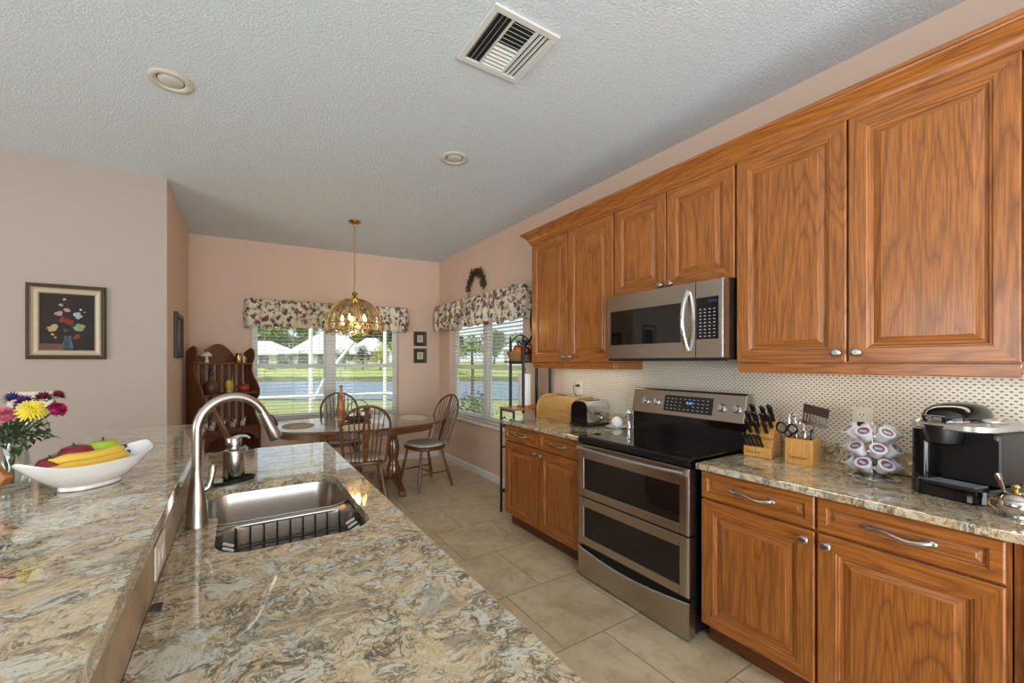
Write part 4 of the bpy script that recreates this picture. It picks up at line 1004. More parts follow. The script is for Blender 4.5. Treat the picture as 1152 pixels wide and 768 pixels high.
# dark picture on the return wall, seen at a grazing angle
fr = thing('picture_frame', 'dark framed picture on the narrow return wall beside the hutch', 'picture', (-.5055, 4.70, 1.635), 0, None, (0, 0, pi/2))
frame_mb(.46, .41, [(0, .001), (0, .024), (.012, .030), (.032, .026), (.045, .012), (.045, .003)]).build('frame', DKF, fr)
m = MB(); m.box(-.190, .190, -.006, -.001, -.165, .165); m.build('print', plain('grey_print', lin(132,118,108), .3, 0, .3, 9), fr)
# two small pictures on the far wall
PRNT = plain('ivory_print_paper', lin(206,198,170), .6, 0, .08); SPR = plain('botanical_ink', lin(96,98,66), .6, 0, .2)
for z, lab in ((1.725, 'small dark-framed botanical print, upper of two right of far window'), (1.480, 'small dark-framed botanical print, lower of two right of far window')):
    f = thing('picture_frame', lab, 'picture', farpt(2.765, -.0015, z), FR, 'small pictures on the far wall')
    frame_mb(.190, .205, [(0, .0005), (0, .016), (.010, .020), (.040, .016), (.050, .010), (.050, .002)]).build('frame', DKF, f)
    m = MB(); m.box(-.046, .046, -.004, -.001, -.053, .053); pr = m.build('print', PRNT, f)
    m = MB(); m.tube([(0, -.0045, -.035), (.004, -.0045, .0), (-.002, -.0045, .030)], .0018, 5)
    for k in range(6): m.ell(((-1)**k*.012, -.0045, -.02+.010*k), (.010, .0008, .005), 6, 4)
    m.build('sprig', SPR, pr)
# switch plate with round dial on the left wall
sw = thing('switch_plate', 'ivory four-gang switch plate on the left wall behind the flowers', 'switch', (-1.275, 4.0895, 1.120))
m = MB(); m.box(-.115, .115, -.006, -.0005, -.060, .060); m.build('plate', IVORY, sw, bev=.002)
for k in range(3): m = MB(); m.box(-.089+.052*k, -.055+.052*k, -.0085, -.006, -.032, .032); m.build('rocker', IVORY, sw, bev=.001)
m = MB(); m.M = Matrix.Translation((.082, -.006, .010)) @ Matrix.Rotation(pi/2, 4, 'X'); m.lathe([(.019, 0), (.019, .008), (.016, .012), (0, .0125)], 24); m.build('dial', WHITEP, sw, smooth=40)

# garland on the right wall above the valance
ga = thing('berry_garland', 'leafy swag with red berries on the wall above the right valance', 'garland', (WX-.002, 4.36, 2.40))
LEAFD = plain('dark_garland_leaf', lin(74,84,50), .6, 0, .3, 30); BERRY = plain('dark_red_berry', lin(112,44,36), .35, 0, .2); 
def gp(t_): a = pi*(1-t_); return (0, -.185*cos(a), -.11+.185*sin(a)*1.15)
m = MB(); b = MB(); rr = random.Random(11)
for i in range(330):
    p_ = gp(rr.random()); d = (-abs(rr.gauss(0, .5))-.15, rr.gauss(0, 1), rr.gauss(.25, .9)); m.leaf((p_[0]-.012, p_[1]+rr.gauss(0, .014), p_[2]+rr.gauss(0, .014)), d, rr.uniform(.045, .075), rr.uniform(.022, .036))
for i in range(40):
    p_ = gp(rr.random()); b = MB(); b.ell((-.022-rr.random()*.03, p_[1]+rr.gauss(0, .022), p_[2]+rr.gauss(0, .022)), rr.uniform(.008, .014), 8, 6); b.build('berry', BERRY, ga, smooth=60)
st = MB(); st.tube([(-.008, gp(i/16)[1], gp(i/16)[2]) for i in range(17)], .006, 6); st.build('vine', BRN, ga, smooth=60)
m.build('leaves', LEAFD, ga)

# ------------------------------------------------------------------ iron baker's rack with basket and towel roll
BK = (2.29, 3.03, 0)
bk_ = thing('bakers_rack', "black iron baker's rack with wooden shelf behind the left counter end", 'rack', BK); off = (-BK[0], -BK[1], 0)
yA, yB = 2.935, 3.135
m = MB()
for y in (yA, yB):
    m.tube([(2.085, y, .002), (2.085, y, .955)], 0.0112, 8)
    m.tube([(2.19, y, .93), (2.19, y, 1.565)], 0.0140, 8); m.lathe([(.010, 0), (.015, .008), (.008, .018), (.012, .034), (.006, .055), (.002, .075)], 10, c=(2.19, y, 1.565))
    m.tube([(2.50, y, .002), (2.50, y, 1.50)], 0.0140, 8)
    m.tube([(2.19, y, 1.46), (2.26, y, 1.475), (2.34, y, 1.52), (2.42, y, 1.60), (2.47, y, 1.70), (2.495, y, 1.80)], 0.0112, 8)
    for z in (.20, .60, .80): m.tube([(2.085, y, z), (2.50, y, z)], 0.0084, 6)
    m.tube([(2.11, y, .80), (2.15, y, .84), (2.12, y, .88), (2.10, y, .86)], 0.0070, 6)
for x, z in ((2.085, .20), (2.085, .80), (2.50, .20), (2.50, .80), (2.50, 1.38), (2.19, 1.38), (2.085, .95)): m.tube([(x, yA, z), (x, yB, z)], 0.0084, 6)
m.build('iron_frame', IRON, bk_, off, smooth=60)
m = MB(); m.tube([(2.50-.0, 3.035+.19*cos(pi*i/24), 1.80+.26*sin(pi*i/24)) for i in range(-6, 31)], .013, 8); m.build('top_arch', IRON, bk_, off, smooth=60)
m = MB(); m.box(2.075, 2.515, yA-.012, yB+.012, .956, .976); m.build('wooden_shelf', MILLWOOD, bk_, off, bev=.003)
m = MB(); 
for i in range(9): m.tube([(2.14, yA+.2*i/8, 1.388), (2.505, yA+.2*i/8, 1.388)], .0035, 5)
m.tube([(2.13, yA-.01, 1.390), (2.51, yA-.01, 1.390), (2.51, yB+.01, 1.390), (2.13, yB+.01, 1.390)], .007, 6, closed=True); m.build('wire_shelf', IRON, bk_, off, smooth=60)
pt = thing('paper_towel_roll', "white paper towel roll standing on the baker's rack shelf", 'paper towel', (2.285, 3.045, .9765))
m = MB(); m.lathe([(.020, .012), (.058, .012), (.0585, .02), (.0585, .30), (.057, .305), (.020, .305)], 32, cap=(False, False)); m.build('roll', plain('white_paper', lin(236,234,228), .9, noise=.01), pt, smooth=40)
m = MB(); m.lathe([(.070, 0), (.070, .008), (.012, .0115), (.011, .33), (.016, .335), (.012, .352), (0, .355)], 24); m.build('holder', MILLWOOD, pt, smooth=40)
bs = thing('wicker_basket', "wicker basket of autumn fruit on top of the baker's rack", 'basket', (2.245, 3.045, 1.3985))
m = MB()
for i in range(6): m.tube([((.095+.035*(i/5)**.7)*1.05*cos(2*pi*k/40), (.075+.025*(i/5)**.7)*sin(2*pi*k/40), .008+.014*i+.002*sin(k*2.0+i)) for k in range(40)], .008, 6, closed=True)
m.lathe([(.095, .001), (.095, .008), (0, .008)], 30, sy=.8); m.build('basket_wall', plain('light_wicker', lin(150,108,62), .7, 0, .3, 80), bs, smooth=60)
m = MB(); m.tube([(.128*cos(pi*i/20), 0, .08+.16*sin(pi*i/20)) for i in range(21)], .007, 7); m.build('handle', WICK, bs, smooth=60)
PUMP = plain('orange_gourd', lin(196,92,34), .4, 0, .15); RAPP = plain('red_apple_skin', lin(142,28,26), .3, 0, .25)
rr = random.Random(4)
for k, (x, y, z, r_, mt, nm, lab) in enumerate(((-.055, -.035, .095, .048, PUMP, 'gourd', 'orange gourd at the front left of the wicker basket'), (.030, -.040, .098, .046, RAPP, 'apple', 'red apple at the front right of the wicker basket'), (-.010, .030, .104, .05, RAPP, 'apple', 'red apple at the back of the wicker basket'), (.080, .01, .098, .040, PUMP, 'gourd', 'orange gourd at the right of the wicker basket'))):
    q = thing(nm, lab, nm, (2.245+x, 3.045+y, 1.3985+z-r_*.9), 0, 'fruit in the wicker basket')
    a = MB()
    prof2 = [(.002, .10), (.3, .02), (.62, .12), (.92, .45), (1.0, .85), (.90, 1.3), (.6, 1.62), (.25, 1.68), (.02, 1.60)]
    a.lathe([(u*r_, v*r_) for u, v in prof2], 18); a.build('flesh', mt, q, smooth=60)
    a = MB(); a.tube([(0, 0, 1.58*r_), (.004, 0, 1.9*r_)], [.004, .003], 6); a.build('stem', BRN, q)
lf = MB(); rr = random.Random(9)
for i in range(70): lf.leaf((rr.gauss(.02, .05), rr.gauss(0, .035), .135+rr.random()*.04), (rr.gauss(0, 1), rr.gauss(0, .8), rr.uniform(.1, 1)), rr.uniform(.035, .06), rr.uniform(.016, .028))
lf.build('dry_leaves', LEAFD, bs)
ZC = .8955
# ------------------------------------------------------------------ left counter
bb = thing('bread_box', 'light wooden roll-top bread box on the counter left of the range', 'bread box', (2.40, 2.64, ZC))
prof = [(-.115, 0), (-.115, .075), (-.100, .120), (-.068, .152), (-.02, .166), (.115, .166), (.115, 0)]
for y in (-.212, .212):
    m = MB(); m.M = Matrix.Diagonal((1, 1, 1.17, 1)); pr = [(-.125, 0), (-.125, .08), (-.108, .128), (-.072, .162), (-.022, .178), (.122, .178), (.122, 0)]; m.prism(pr, 'y', y-.009, y+.009); m.build('side_panel', MAPLE, bb, bev=.003)
m = MB(); m.M = Matrix.Diagonal((1, 1, 1.17, 1)); m.prism(prof, 'y', -.2025, .2025); m.build('roll_top', MAPLE, bb, smooth=35)
m = MB(); m.box(-.131, -.1155, -.05, .05, .020, .032); m.build('handle', MAPLE, bb, bev=.003)
to = thing('toaster', 'chrome two-slot toaster in front of the wooden bread box', 'toaster', (2.375, 2.315, ZC), radians(94))
def rp(y, q, hx=.085): return None
m = MB(); sec = rrect(-.080, .080, 0, .165, .052, 6); sec = [p for p in sec]
sec = [(-.078, .0), (.078, 0)] + [(.078, .10)] + [(.026+.052*cos(pi/2*i/6), .113+.052*sin(pi/2*i/6)) for i in range(7)] + [(-.026+.052*cos(pi/2+pi/2*i/6), .113+.052*sin(pi/2+pi/2*i/6)) for i in range(7)] + [(-.078, .10)]
m.M = Matrix.Translation((0, 0, .016)) @ Matrix.Diagonal((1, 1, 1.08, 1)); m.prism(sec, 'y', -.115, .115); m.build('shell', CHROME, to, smooth=30)
m = MB(); m.box(-.090, .090, -.130, .130, .004, .018); m.build('base_plate', BLK, to, bev=.004)
for y in (-.1155, .1155):
    m = MB(); m.M = Matrix.Translation((0, 0, .018)) @ Matrix.Diagonal((1, 1, 1.08, 1)); k = 1 if y > 0 else -1
    m.prism([(a*.96, b*.96) for a, b in sec], 'y', y, y+k*.010); m.build('end_cap', BLKGLOSS if k > 0 else CHROME, to, smooth=30)
for x in (-.028, .028): m = MB(); m.box(x-.011, x+.011, -.085, .085, .1938, .1950); m.build('slot', BLK, to)
m = MB(); m.lathe([(.020, 0), (.020, .010), (.016, .014), (0, .015)], 20); m.M = Matrix.Identity(4)
q = MB(); q.M = Matrix.Translation((-.078, -.055, .060)) @ Matrix.Rotation(-pi/2, 4, 'Y'); q.lathe([(.024, 0), (.024, .012), (.018, .017), (0, .018)], 20); q.build('browning_dial', STEEL_Z, to, smooth=40)
q = MB(); q.box(-.102, -.0785, -.012, .012, .090, .104); q.build('lever', BLK, to, bev=.003)
q = MB()
for y in (-.1, .1):
    for x in (-.07, .07): q.cyl((x, y, 0), (x, y, .004), .010, n=10)
q.build('foot', BLK, to)
# small frame standing behind the bread box
fz = thing('photo_frame', 'small dark standing photo frame behind the bread box', 'picture', (2.515, 2.78, ZC+.1), 0, None, (0, 0, -pi/2))
frame_mb(.12, .20, [(0, .0), (0, .012), (.008, .015), (.020, .012), (.024, .006), (.024, .001)]).build('frame', DKF, fz)
m = MB(); m.box(-.037, .037, -.003, -.0005, -.077, .077); m.build('print', PRNT, fz)
# white ribbed ball on a small plate, two chrome mills
pl = thing('spoon_plate', 'small white oval plate on the counter beside the range backguard', 'plate', (2.425, 2.085, ZC))
m = MB(); m.lathe([(.045, 0), (.045, .004), (.085, .012), (.088, .015), (.082, .0145), (.04, .006), (0, .006)], 32, sy=.9); m.build('dish', CERAMIC, pl, smooth=40)
bl = thing('salt_pot', 'white ribbed round ceramic pot on the small plate', 'pot', (2.425, 2.085, ZC+.0065))
m = MB(); n = 48
L_ = [[((.0405*sin(pi*max(.03, min(.985, j/14))))*(1+.03*cos(12*2*pi*k/n))*cos(2*pi*k/n), (.0405*sin(pi*max(.03, min(.985, j/14))))*(1+.03*cos(12*2*pi*k/n))*sin(2*pi*k/n), .0405*(1-cos(pi*j/14))) for k in range(n)] for j in range(15)]
m.loft(L_); m.build('body', CERAMIC, bl, smooth=60)
for x, y, h, lab in ((2.470, 2.012, .155, 'taller chrome salt mill beside the white pot'), (2.488, 1.979, .150, 'nearer chrome pepper mill at the corner of the range')):
    s = thing('spice_mill', lab, 'spice mill', (x, y, ZC), 0, 'chrome mills beside the range')
    m = MB(); m.lathe([(.0165, 0), (.0175, .004), (.0165, .012), (.0145, .030), (.0145, h*.66), (.0165, h*.70)], 20); m.build('body', CHROME, s, smooth=40)
    m = MB(); m.lathe([(.0165, h*.705), (.0180, h*.74), (.0170, h*.86), (.012, h*.93), (.007, h*.94), (.008, h*.98), (0, h)], 20); m.build('cap', CHROME, s, smooth=40)
def outlet(y, z, lab):
    o = thing('wall_outlet', lab, 'outlet', (WX-.0082, y, z))
    m = MB(); m.box(-.006, -.0003, -.037, .037, -.060, .060); m.build('plate', IVORY, o, bev=.002)
    for zz in (-.021, .021):
        m = MB(); m.prism(rrect(-.017, .017, zz-.015, zz+.015, .007, 4), 'x', -.0085, -.006); s = m.build('socket', WHITEP, o)
        m = MB(); m.box(-.0092, -.0084, -.008, -.005, zz-.002, zz+.008); m.box(-.0092, -.0084, .005, .008, zz-.002, zz+.008); m.cyl((-.0092, 0, zz-.008), (-.0084, 0, zz-.008), .0025, n=8); m.build('slot', BLK, s)
outlet(2.585, 1.165, 'ivory outlet on the backsplash above the toaster')
outlet(.728, 1.118, 'ivory outlet on the backsplash behind the coffee pod rack')
cd_ = thing('power_cord', 'black plug and cord in the outlet above the toaster', 'cord', (2.51, 2.585, 1.186))
m = MB(); m.box(-.006, .0170, -.013, .013, -.011, .011); m.build('plug', BLK, cd_, bev=.004)
m = MB(); m.tube([(-.004, 0, 0), (-.022, .006, .004), (-.030, .016, -.012), (-.026, .016, -.05), (-.014, -.004, -.10), (-.024, -.03, -.16), (-.03, -.05, -.21), (-.09, -.10, -.27), (-.12, -.105, -.275)], .0035, 7); m.build('cable', BLK, cd_, smooth=60)

# ------------------------------------------------------------------ knife block and utensil block
def block_text(s, size, y, z, x, par, rz=0):
    mm = text_mb(s, size, .0003, Matrix.Translation((x, y, z)) @ Matrix.Rotation(-pi/2, 4, 'Z') @ Matrix.Rotation(pi/2, 4, 'X'))
    return mm.build('burnt_lettering', plain('burnt_brown_print', lin(96,60,28), .6), par)
KB = (2.355, 1.085, ZC); kr = radians(8)
kb = thing('knife_block', 'slanted beech knife block full of black-handled knives', 'knife block', KB, kr)
# side profile in xz (front -x): low step then slanted face
P = [(-.045, 0), (-.045, .058), (-.030, .060), (.002, .098), (-.022, .112), (.055, .205), (.105, .165), (.105, 0)]
P = [(-.045, 0), (-.045, .052), (-.020, .056), (-.004, .092), (-.020, .104), (.068, .198), (.105, .165), (.105, 0)]
m = MB(); m.prism(P, 'y', -.062, .062); m.build('block', BEECH, kb, bev=.003)
block_text('Sabatier', .020, .015, .026, -.0455, kb)
KH = plain('black_knife_handle', lin(24,22,22), .4)
def knife(p, d, L_, r_, lab, grp):
    """p on block face in block coordinates, d outward direction"""
    R_ = Matrix.Rotation(kr, 3, 'Z'); o = Vector(KB) + R_ @ Vector(p)
    k = thing('knife', lab, 'knife', o, kr, grp)
    d = Vector(d).normalized(); m = MB(); a = .03
    m.tube([d*.004, d*.012, d*(L_*.45), d*(L_*.8), d*(L_*.96), d*L_], [r_*.8, r_, r_*.9, r_*1.05, r_*1.1, r_*.6], 8, flat=.62); m.build('handle', KH, k, smooth=60)
    m = MB(); m.tube([d*-.012, d*.004], [r_*.75, r_*.85], 8, flat=.6); m.build('bolster', STEEL_Z, k, smooth=60)
fd = Vector((-.62, 0, .78)); dirn = (-.66, 0, .75)
fn = Vector((.068+.020, 0, .198-.104)); 
for i, (t_, y, L_, r_) in enumerate([(.16, .040, .098, .011), (.14, .005, .096, .011), (.20, -.032, .085, .010), (.48, .044, .115, .012), (.47, .014, .118, .0125), (.50, -.018, .105, .011), (.50, -.046, .100, .011), (.82, .030, .120, .0125), (.82, -.012, .110, .012), (.84, -.045, .120, .0125)]):
    p = Vector((-.020, y, .104)) + fn*t_
    knife(p, dirn, L_, r_, 'black-handled knife standing in the slanted face of the beech block', 'knives in the slanted face of the block')
for i in range(5):
    knife((-.034, .050-.018*i, .0545), (-.70, 0, .71), .100, .0085, 'black-handled steak knife in the low front step of the beech block', 'steak knives in the front step of the block')
UB = (2.375, .905, ZC); ur = radians(4)
ub = thing('utensil_block', 'square beech utensil block beside the slanted knife block', 'utensil holder', UB, ur)
hw = .056; H2 = .122
m = MB(); o_ = rrect(-hw, hw, -hw, hw, .004, 2); i_ = rrect(-hw+.010, hw-.010, -hw+.010, hw-.010, .003, 2)
m.loft([[(*p, 0) for p in o_], [(*p, H2) for p in o_], [(*p, H2) for p in i_], [(*p, .012) for p in i_]], cap=(True, True)); m.build('box', BEECH, ub, smooth=20)
block_text('Sabatier', .023, 0, .033, -hw-.0004, ub)
def ut(name, lab, cat, x, y, rot):
    return thing(name, lab, cat, (UB[0]+x, UB[1]+y, ZC+.0125), 0, None, rot)
sc = ut('kitchen_scissors', 'black-handled scissors standing in the utensil block', 'scissors', -.025, .022, (radians(-6), radians(-4), radians(0)))
for k, (c_, rr_) in enumerate((((0, .036, .158), (.021, .026)), ((0, -.010, .152), (.019, .022)))):
    m = MB(); m.tube([(0, c_[1]+rr_[0]*cos(2*pi*i/24), c_[2]+rr_[1]*sin(2*pi*i/24)) for i in range(24)], .0055, 8, closed=True); m.tube([(0, c_[1]*.8, c_[2]-rr_[1]), (0, .012, .11)], [.006, .005], 8); m.build('handle_loop', BLKGLOSS, sc, smooth=60)
m = MB(); m.box(-.0015, .0015, .002, .020, .0, .11); m.build('blades', CHROME, sc)
tu = ut('slotted_turner', 'broad slotted metal turner with brown top edge standing in the utensil block', 'turner', .010, -.022, (radians(10), radians(-3), radians(-14)))
m = MB(); m.tube([(0, 0, .0), (0, 0, .165)], .0045, 8); m.tube([(0, 0, .165), (-.004, 0, .18)], .004, 8); m.build('handle', CHROME, tu, smooth=60)
m = MB()
for k in range(8): y = -.049+.014*k; m.box(-.006, -.004, y-.0045, y+.0045, .190, .262)
m.box(-.006, -.004, -.055, .055, .178, .196); m.box(-.006, -.004, -.055, .055, .256, .266); m.build('slotted_blade', CHROME, tu)
m = MB(); m.box(-.0072, -.0028, -.057, .057, .232, .276); m.build('brown_edge', plain('dark_bristle', lin(70,54,46), .6), tu, bev=.002)
wh = ut('whisk', 'wire whisk standing behind the scissors in the utensil block', 'whisk', .025, .022, (radians(-8), radians(2), 0))
m = MB(); m.cyl((0, 0, 0), (0, 0, .15), .006, n=10); m.build('handle', CHROME, wh, smooth=60)
m = MB()
for k in range(5):
    a = pi*k/5; m.tube([(sin(pi*i/16)*.024*cos(a)*(1 if i <= 16 else 1), sin(pi*i/16)*.024*sin(a), .15+.075*(1-cos(pi*i/16))/2) for i in range(17)], .0014, 5); a += pi; m.tube([(sin(pi*i/16)*.024*cos(a), sin(pi*i/16)*.024*sin(a), .15+.075*(1-cos(pi*i/16))/2) for i in range(17)], .0014, 5)
m.build('wires', CHROME, wh, smooth=60)
for x, y, h, rx, lab, cat in ((-.010, -.006, .150, 3, 'slim steel spoon handle between scissors and turner in the utensil block', 'spoon'), (-.030, -.034, .160, 6, 'steel peeler with black grip at the right of the utensil block', 'peeler'), (.030, .000, .175, -3, 'steel ladle handle at the back of the utensil block', 'ladle')):
    k = ut(cat, lab, cat, x, y, (radians(rx), 0, 0)); m = MB(); m.tube([(0, 0, 0), (0, 0, h*.6), (0, 0, h*.97), (0, 0, h)], [.004, .004, .007, .003], 8, flat=.5); m.build('handle', CHROME if cat != 'peeler' else BLKGLOSS, k, smooth=60)

# ------------------------------------------------------------------ pod carousel
CR = (2.335, .640, ZC)
ca = thing('pod_carousel', 'chrome wire carousel for coffee pods beside the coffee maker', 'carousel', CR)
m = MB(); m.lathe([(.088, 0), (.090, .004), (.082, .012), (.030, .018), (.010, .020), (.006, .024)], 36); m.build('base', CHROME, ca, smooth=40)
m = MB(); m.cyl((0, 0, .018), (0, 0, .222), .0045, n=10); m.ell((0, 0, .226), (.008, .008, .008), 10, 6); m.build('stem', CHROME, ca, smooth=60)
FOIL = None
g = G('pod_lid_print', .35); v_ = g.n('ShaderNodeTexCoord').outputs['Object']; s_ = g.sep(v_)
r2 = g.ma('POWER', g.ma('ADD', g.ma('MULTIPLY', s_[0], s_[0]), g.ma('MULTIPLY', s_[1], s_[1])), .5)
ring_ = g.mix(g.noise(v_, 180, 2), lin(112,44,46), lin(150,84,80))
blue = g.ma('MULTIPLY', g.ma('LESS_THAN', g.ma('ABSOLUTE', g.ma('ADD', s_[1], .002)), .0060), g.ma('LESS_THAN', g.ma('ABSOLUTE', s_[0]), .012))
c_ = g.mix(blue, ring_, lin(142,176,214)); c_ = g.mix(g.ma('GREATER_THAN', r2, .0188), c_, lin(214,206,210)); g.color(c_); PODLID = g.mat
PODW = plain('white_pod_plastic', lin(232,232,236), .35, noise=.02)
def pod(loc, rot, lab):
    p_ = thing('coffee_pod', lab, 'coffee pod', loc, 0, 'coffee pods on the chrome carousel', rot)
    q = MB(); q.lathe([(u*1.12, w_*1.12) for u, w_ in [(.0165, -.043), (.0180, -.041), (.0215, -.006), (.0225, -.003), (.0250, -.0025), (.0250, -.0008), (0, -.0006)]], 24); q.build('cup', PODW, p_, smooth=40)
    q = MB(); q.lathe([(.0264, -.0007), (.0264, .0002), (0, .0003)], 28); q.build('lid', PODLID, p_, smooth=40)
    return p_
proto_pod = None; tiers = [(.052, 0.18, 'bottom'), (.117, -.35, 'middle'), (.184, .22, 'top')]
cam_dir = math.atan2(-CR[1], -CR[0])
ringw = MB()
names5 = ['far left', 'front left', 'front right', 'far right', 'back right', 'back', 'back left']
for zt, ph, tn in tiers:
    for k in range(7):
        a = cam_dir + ph*.6 - (k-1.5)*(2*pi/7)
        # lids face outwards and upwards
        loc = (CR[0]+.083*cos(a), CR[1]+.083*sin(a), ZC+zt+.022)
        rot = (Matrix.Rotation(a, 4, 'Z') @ Matrix.Rotation(radians(46), 4, 'Y') @ Matrix.Rotation(pi/2+ (k*1.7+zt*30) % 1.2-.6, 4, 'Z')).to_euler()
        lab = f'white coffee pod at the {names5[k]} of the {tn} carousel tier'
        if proto_pod is None: proto_pod = pod(loc, rot, lab)
        else:
            c = copy_tree(proto_pod); c.location = loc; c.rotation_euler = rot; c['label'] = lab
    ringw.tube([(.040*cos(2*pi*i/36), .040*sin(2*pi*i/36), zt-.008) for i in range(36)], .0016, 5, closed=True)
    for k in range(7):
        a = cam_dir + ph*.6 - (k-1.5)*(2*pi/7); ringw.tube([(.004*cos(a), .004*sin(a), zt-.008), (.040*cos(a), .040*sin(a), zt-.008)], .0016, 5)
ringw.build('tier_rings', CHROME, ca, smooth=60)

# ------------------------------------------------------------------ coffee maker
KM = (2.335, .376, ZC); kz = radians(-13)
km = thing('coffee_maker', 'black and silver single-cup coffee maker beside the pod carousel', 'coffee maker', KM, kz); km.scale = (1, .80, 1.07)
# local: front -x
m = MB(); 
def cs(x0, x1, hy, r_): return rrect(x0, x1, -hy, hy, r_, 5)
m.loft([[(*p, .0) for p in cs(-.145, .135, .128, .06)], [(*p, .006) for p in cs(-.150, .138, .132, .06)], [(*p, .044) for p in cs(-.148, .138, .131, .06)], [(*p, .050) for p in cs(-.142, .134, .126, .055)]]); m.build('base', BLKGLOSS, km, smooth=35)
m = MB()
for k in range(7): m.box(-.132+.011*k, -.127+.011*k, -.088+.006*abs(k-6)*0, .088, .0502, .0535)
m.box(-.136, -.056, -.094, -.088, .0502, .054); m.box(-.136, -.056, .088, .094, .0502, .054); m.build('drip_grille', GREYP, km, bev=.001)
m = MB(); m.box(-.052, .132, -.126, .126, .050, .232); m.build('back_column', BLK, km, bev=.018, seg=4)
m = MB(); m.M = Matrix.Translation((-.060, .096, 0)); m.loft([[(*p, z) for p in rrect(-.064, .03, -.030, .034, .025, 5)] for z in (.0505, .225)]); m.build('side_pillar', BLKGLOSS, km, smooth=35)
m = MB(); m.box(-.0555, -.0525, -.124, .058, .056, .205); m.build('cavity_panel', BLK, km, bev=.001)
m = MB(); m.M = Matrix.Translation((-.100, .026, 0)); m.lathe([(.030, .176), (.052, .186), (.060, .215), (.064, .246)], 32); m.build('brew_nose', BLK, km, smooth=40)
m = MB(); m.loft([[(*p, .232) for p in cs(-.150, .138, .130, .07)], [(*p, .236) for p in cs(-.155, .140, .134, .07)], [(*p, .252) for p in cs(-.152, .140, .133, .07)], [(*p, .262) for p in cs(-.140, .134, .124, .065)]]); m.build('silver_deck', SILVERP, km, smooth=35)
m = MB(); n = 40
def sup(q, rx, ry, z, cx, cy): return [(cx+math.copysign(abs(cos(2*pi*k/n))**.85, cos(2*pi*k/n))*rx*q, cy+math.copysign(abs(sin(2*pi*k/n))**.85, sin(2*pi*k/n))*ry*q, z) for k in range(n)]
m.loft([sup(1, .135, .092, .258, -.012, .026), sup(1.0, .135, .092, .272, -.012, .026), sup(.93, .135, .092, .292, -.010, .026), sup(.75, .135, .092, .308, -.004, .026), sup(.45, .135, .092, .317, .004, .026), sup(.1, .135, .092, .320, .008, .026)]); ld = m.build('lid', BLKGLOSS, km, smooth=60)
m = MB(); m.loft([sup(1.03, .135, .092, .2555, -.012, .026), sup(1.06, .135, .092, .259, -.012, .026), sup(1.06, .135, .092, .2625, -.012, .026), sup(1.01, .135, .092, .265, -.012, .026)]); m.build('lid_ring', CHROME, km, smooth=50)
m = MB(); ho = [(-.02+.05*cos(2*pi*k/40)*1.0, -.098+.030*sin(2*pi*k/40), .266) for k in range(40)]
m.tube(ho, .011, 10, closed=True, flat=.55); m.build('lift_handle', SILVERP, km, smooth=60)
m = MB(); m.M = Matrix.Translation((-.1485, .026, .266)) @ Matrix.Rotation(radians(-18), 4, 'Y'); m.box(-.006, .004, -.040, .040, -.009, .013); bp_ = m.build('badge', BLKGLOSS, km, bev=.004)
mm = text_mb('KEURIG', .0155, .0004, Matrix.Translation((-.1560, .026, .2685)) @ Matrix.Rotation(radians(-18), 4, 'Y') @ Matrix.Rotation(-pi/2, 4, 'Z') @ Matrix.Rotation(pi/2, 4, 'X')); mm.build('badge_lettering', LETTER, km)
m = MB(); m.tube([(2.44, .50, ZC+.01), (2.46, .56, ZC+.004), (2.47, .66, ZC+.004), (2.49, .74, ZC+.03), (2.505, .735, 1.00), (2.515, .730, 1.09)], .0035, 7); m.box(2.5095, 2.527, .717, .740, 1.086, 1.108); tag(m.build('power_cord', BLK, smooth=60), 'black power cord running behind the pod carousel to the outlet', 'cord')

# sugar bowl with spoon
SB = (2.120, .240, ZC)
sb = thing('sugar_bowl', 'silver lidded sugar bowl with brass knob at the right counter edge', 'sugar bowl', SB)
SILV = plain('polished_silver', lin(206,200,192), .14, 1.0, .03)
m = MB(); m.lathe([(.026, 0), (.027, .004), (.022, .008), (.036, .020), (.040, .034), (.038, .050), (.034, .058)], 32); m.build('bowl', SILV, sb, smooth=40)
m = MB(); m.lathe([(.036, .0585), (.037, .061), (.030, .072), (.016, .080), (.005, .083)], 32); ld = m.build('lid', SILV, sb, smooth=40)
m = MB(); m.lathe([(.005, .083), (.0055, .088), (.0095, .094), (.0095, .101), (.006, .106), (0, .107)], 16); m.build('knob', BRASS, ld, smooth=40)
for sg in (-1, 1):
    m = MB(); m.tube([(-.006, sg*.036, .05), (-.006, sg*.052, .050), (-.006, sg*.055, .030), (-.006, sg*.040, .020)], .0035, 8); m.build('handle', BRASS, sb, smooth=60)
m = MB(); m.lathe([(.044, -.0), (.046, .002), (.042, .0035), (0, .003)], 32, c=(0, 0, 0))
sp = thing('sugar_spoon', 'small silver spoon sticking up out of the sugar bowl', 'spoon', (SB[0]+.012, SB[1]+.022, ZC+.07))
m = MB(); m.tube([(0, -.004, -.03), (.002, .002, .0), (.004, .010, .030), (.005, .016, .052), (.005, .018, .060)], [.0025, .003, .005, .0085, .005], 10, flat=.35); m.build('handle', SILV, sp, smooth=60)
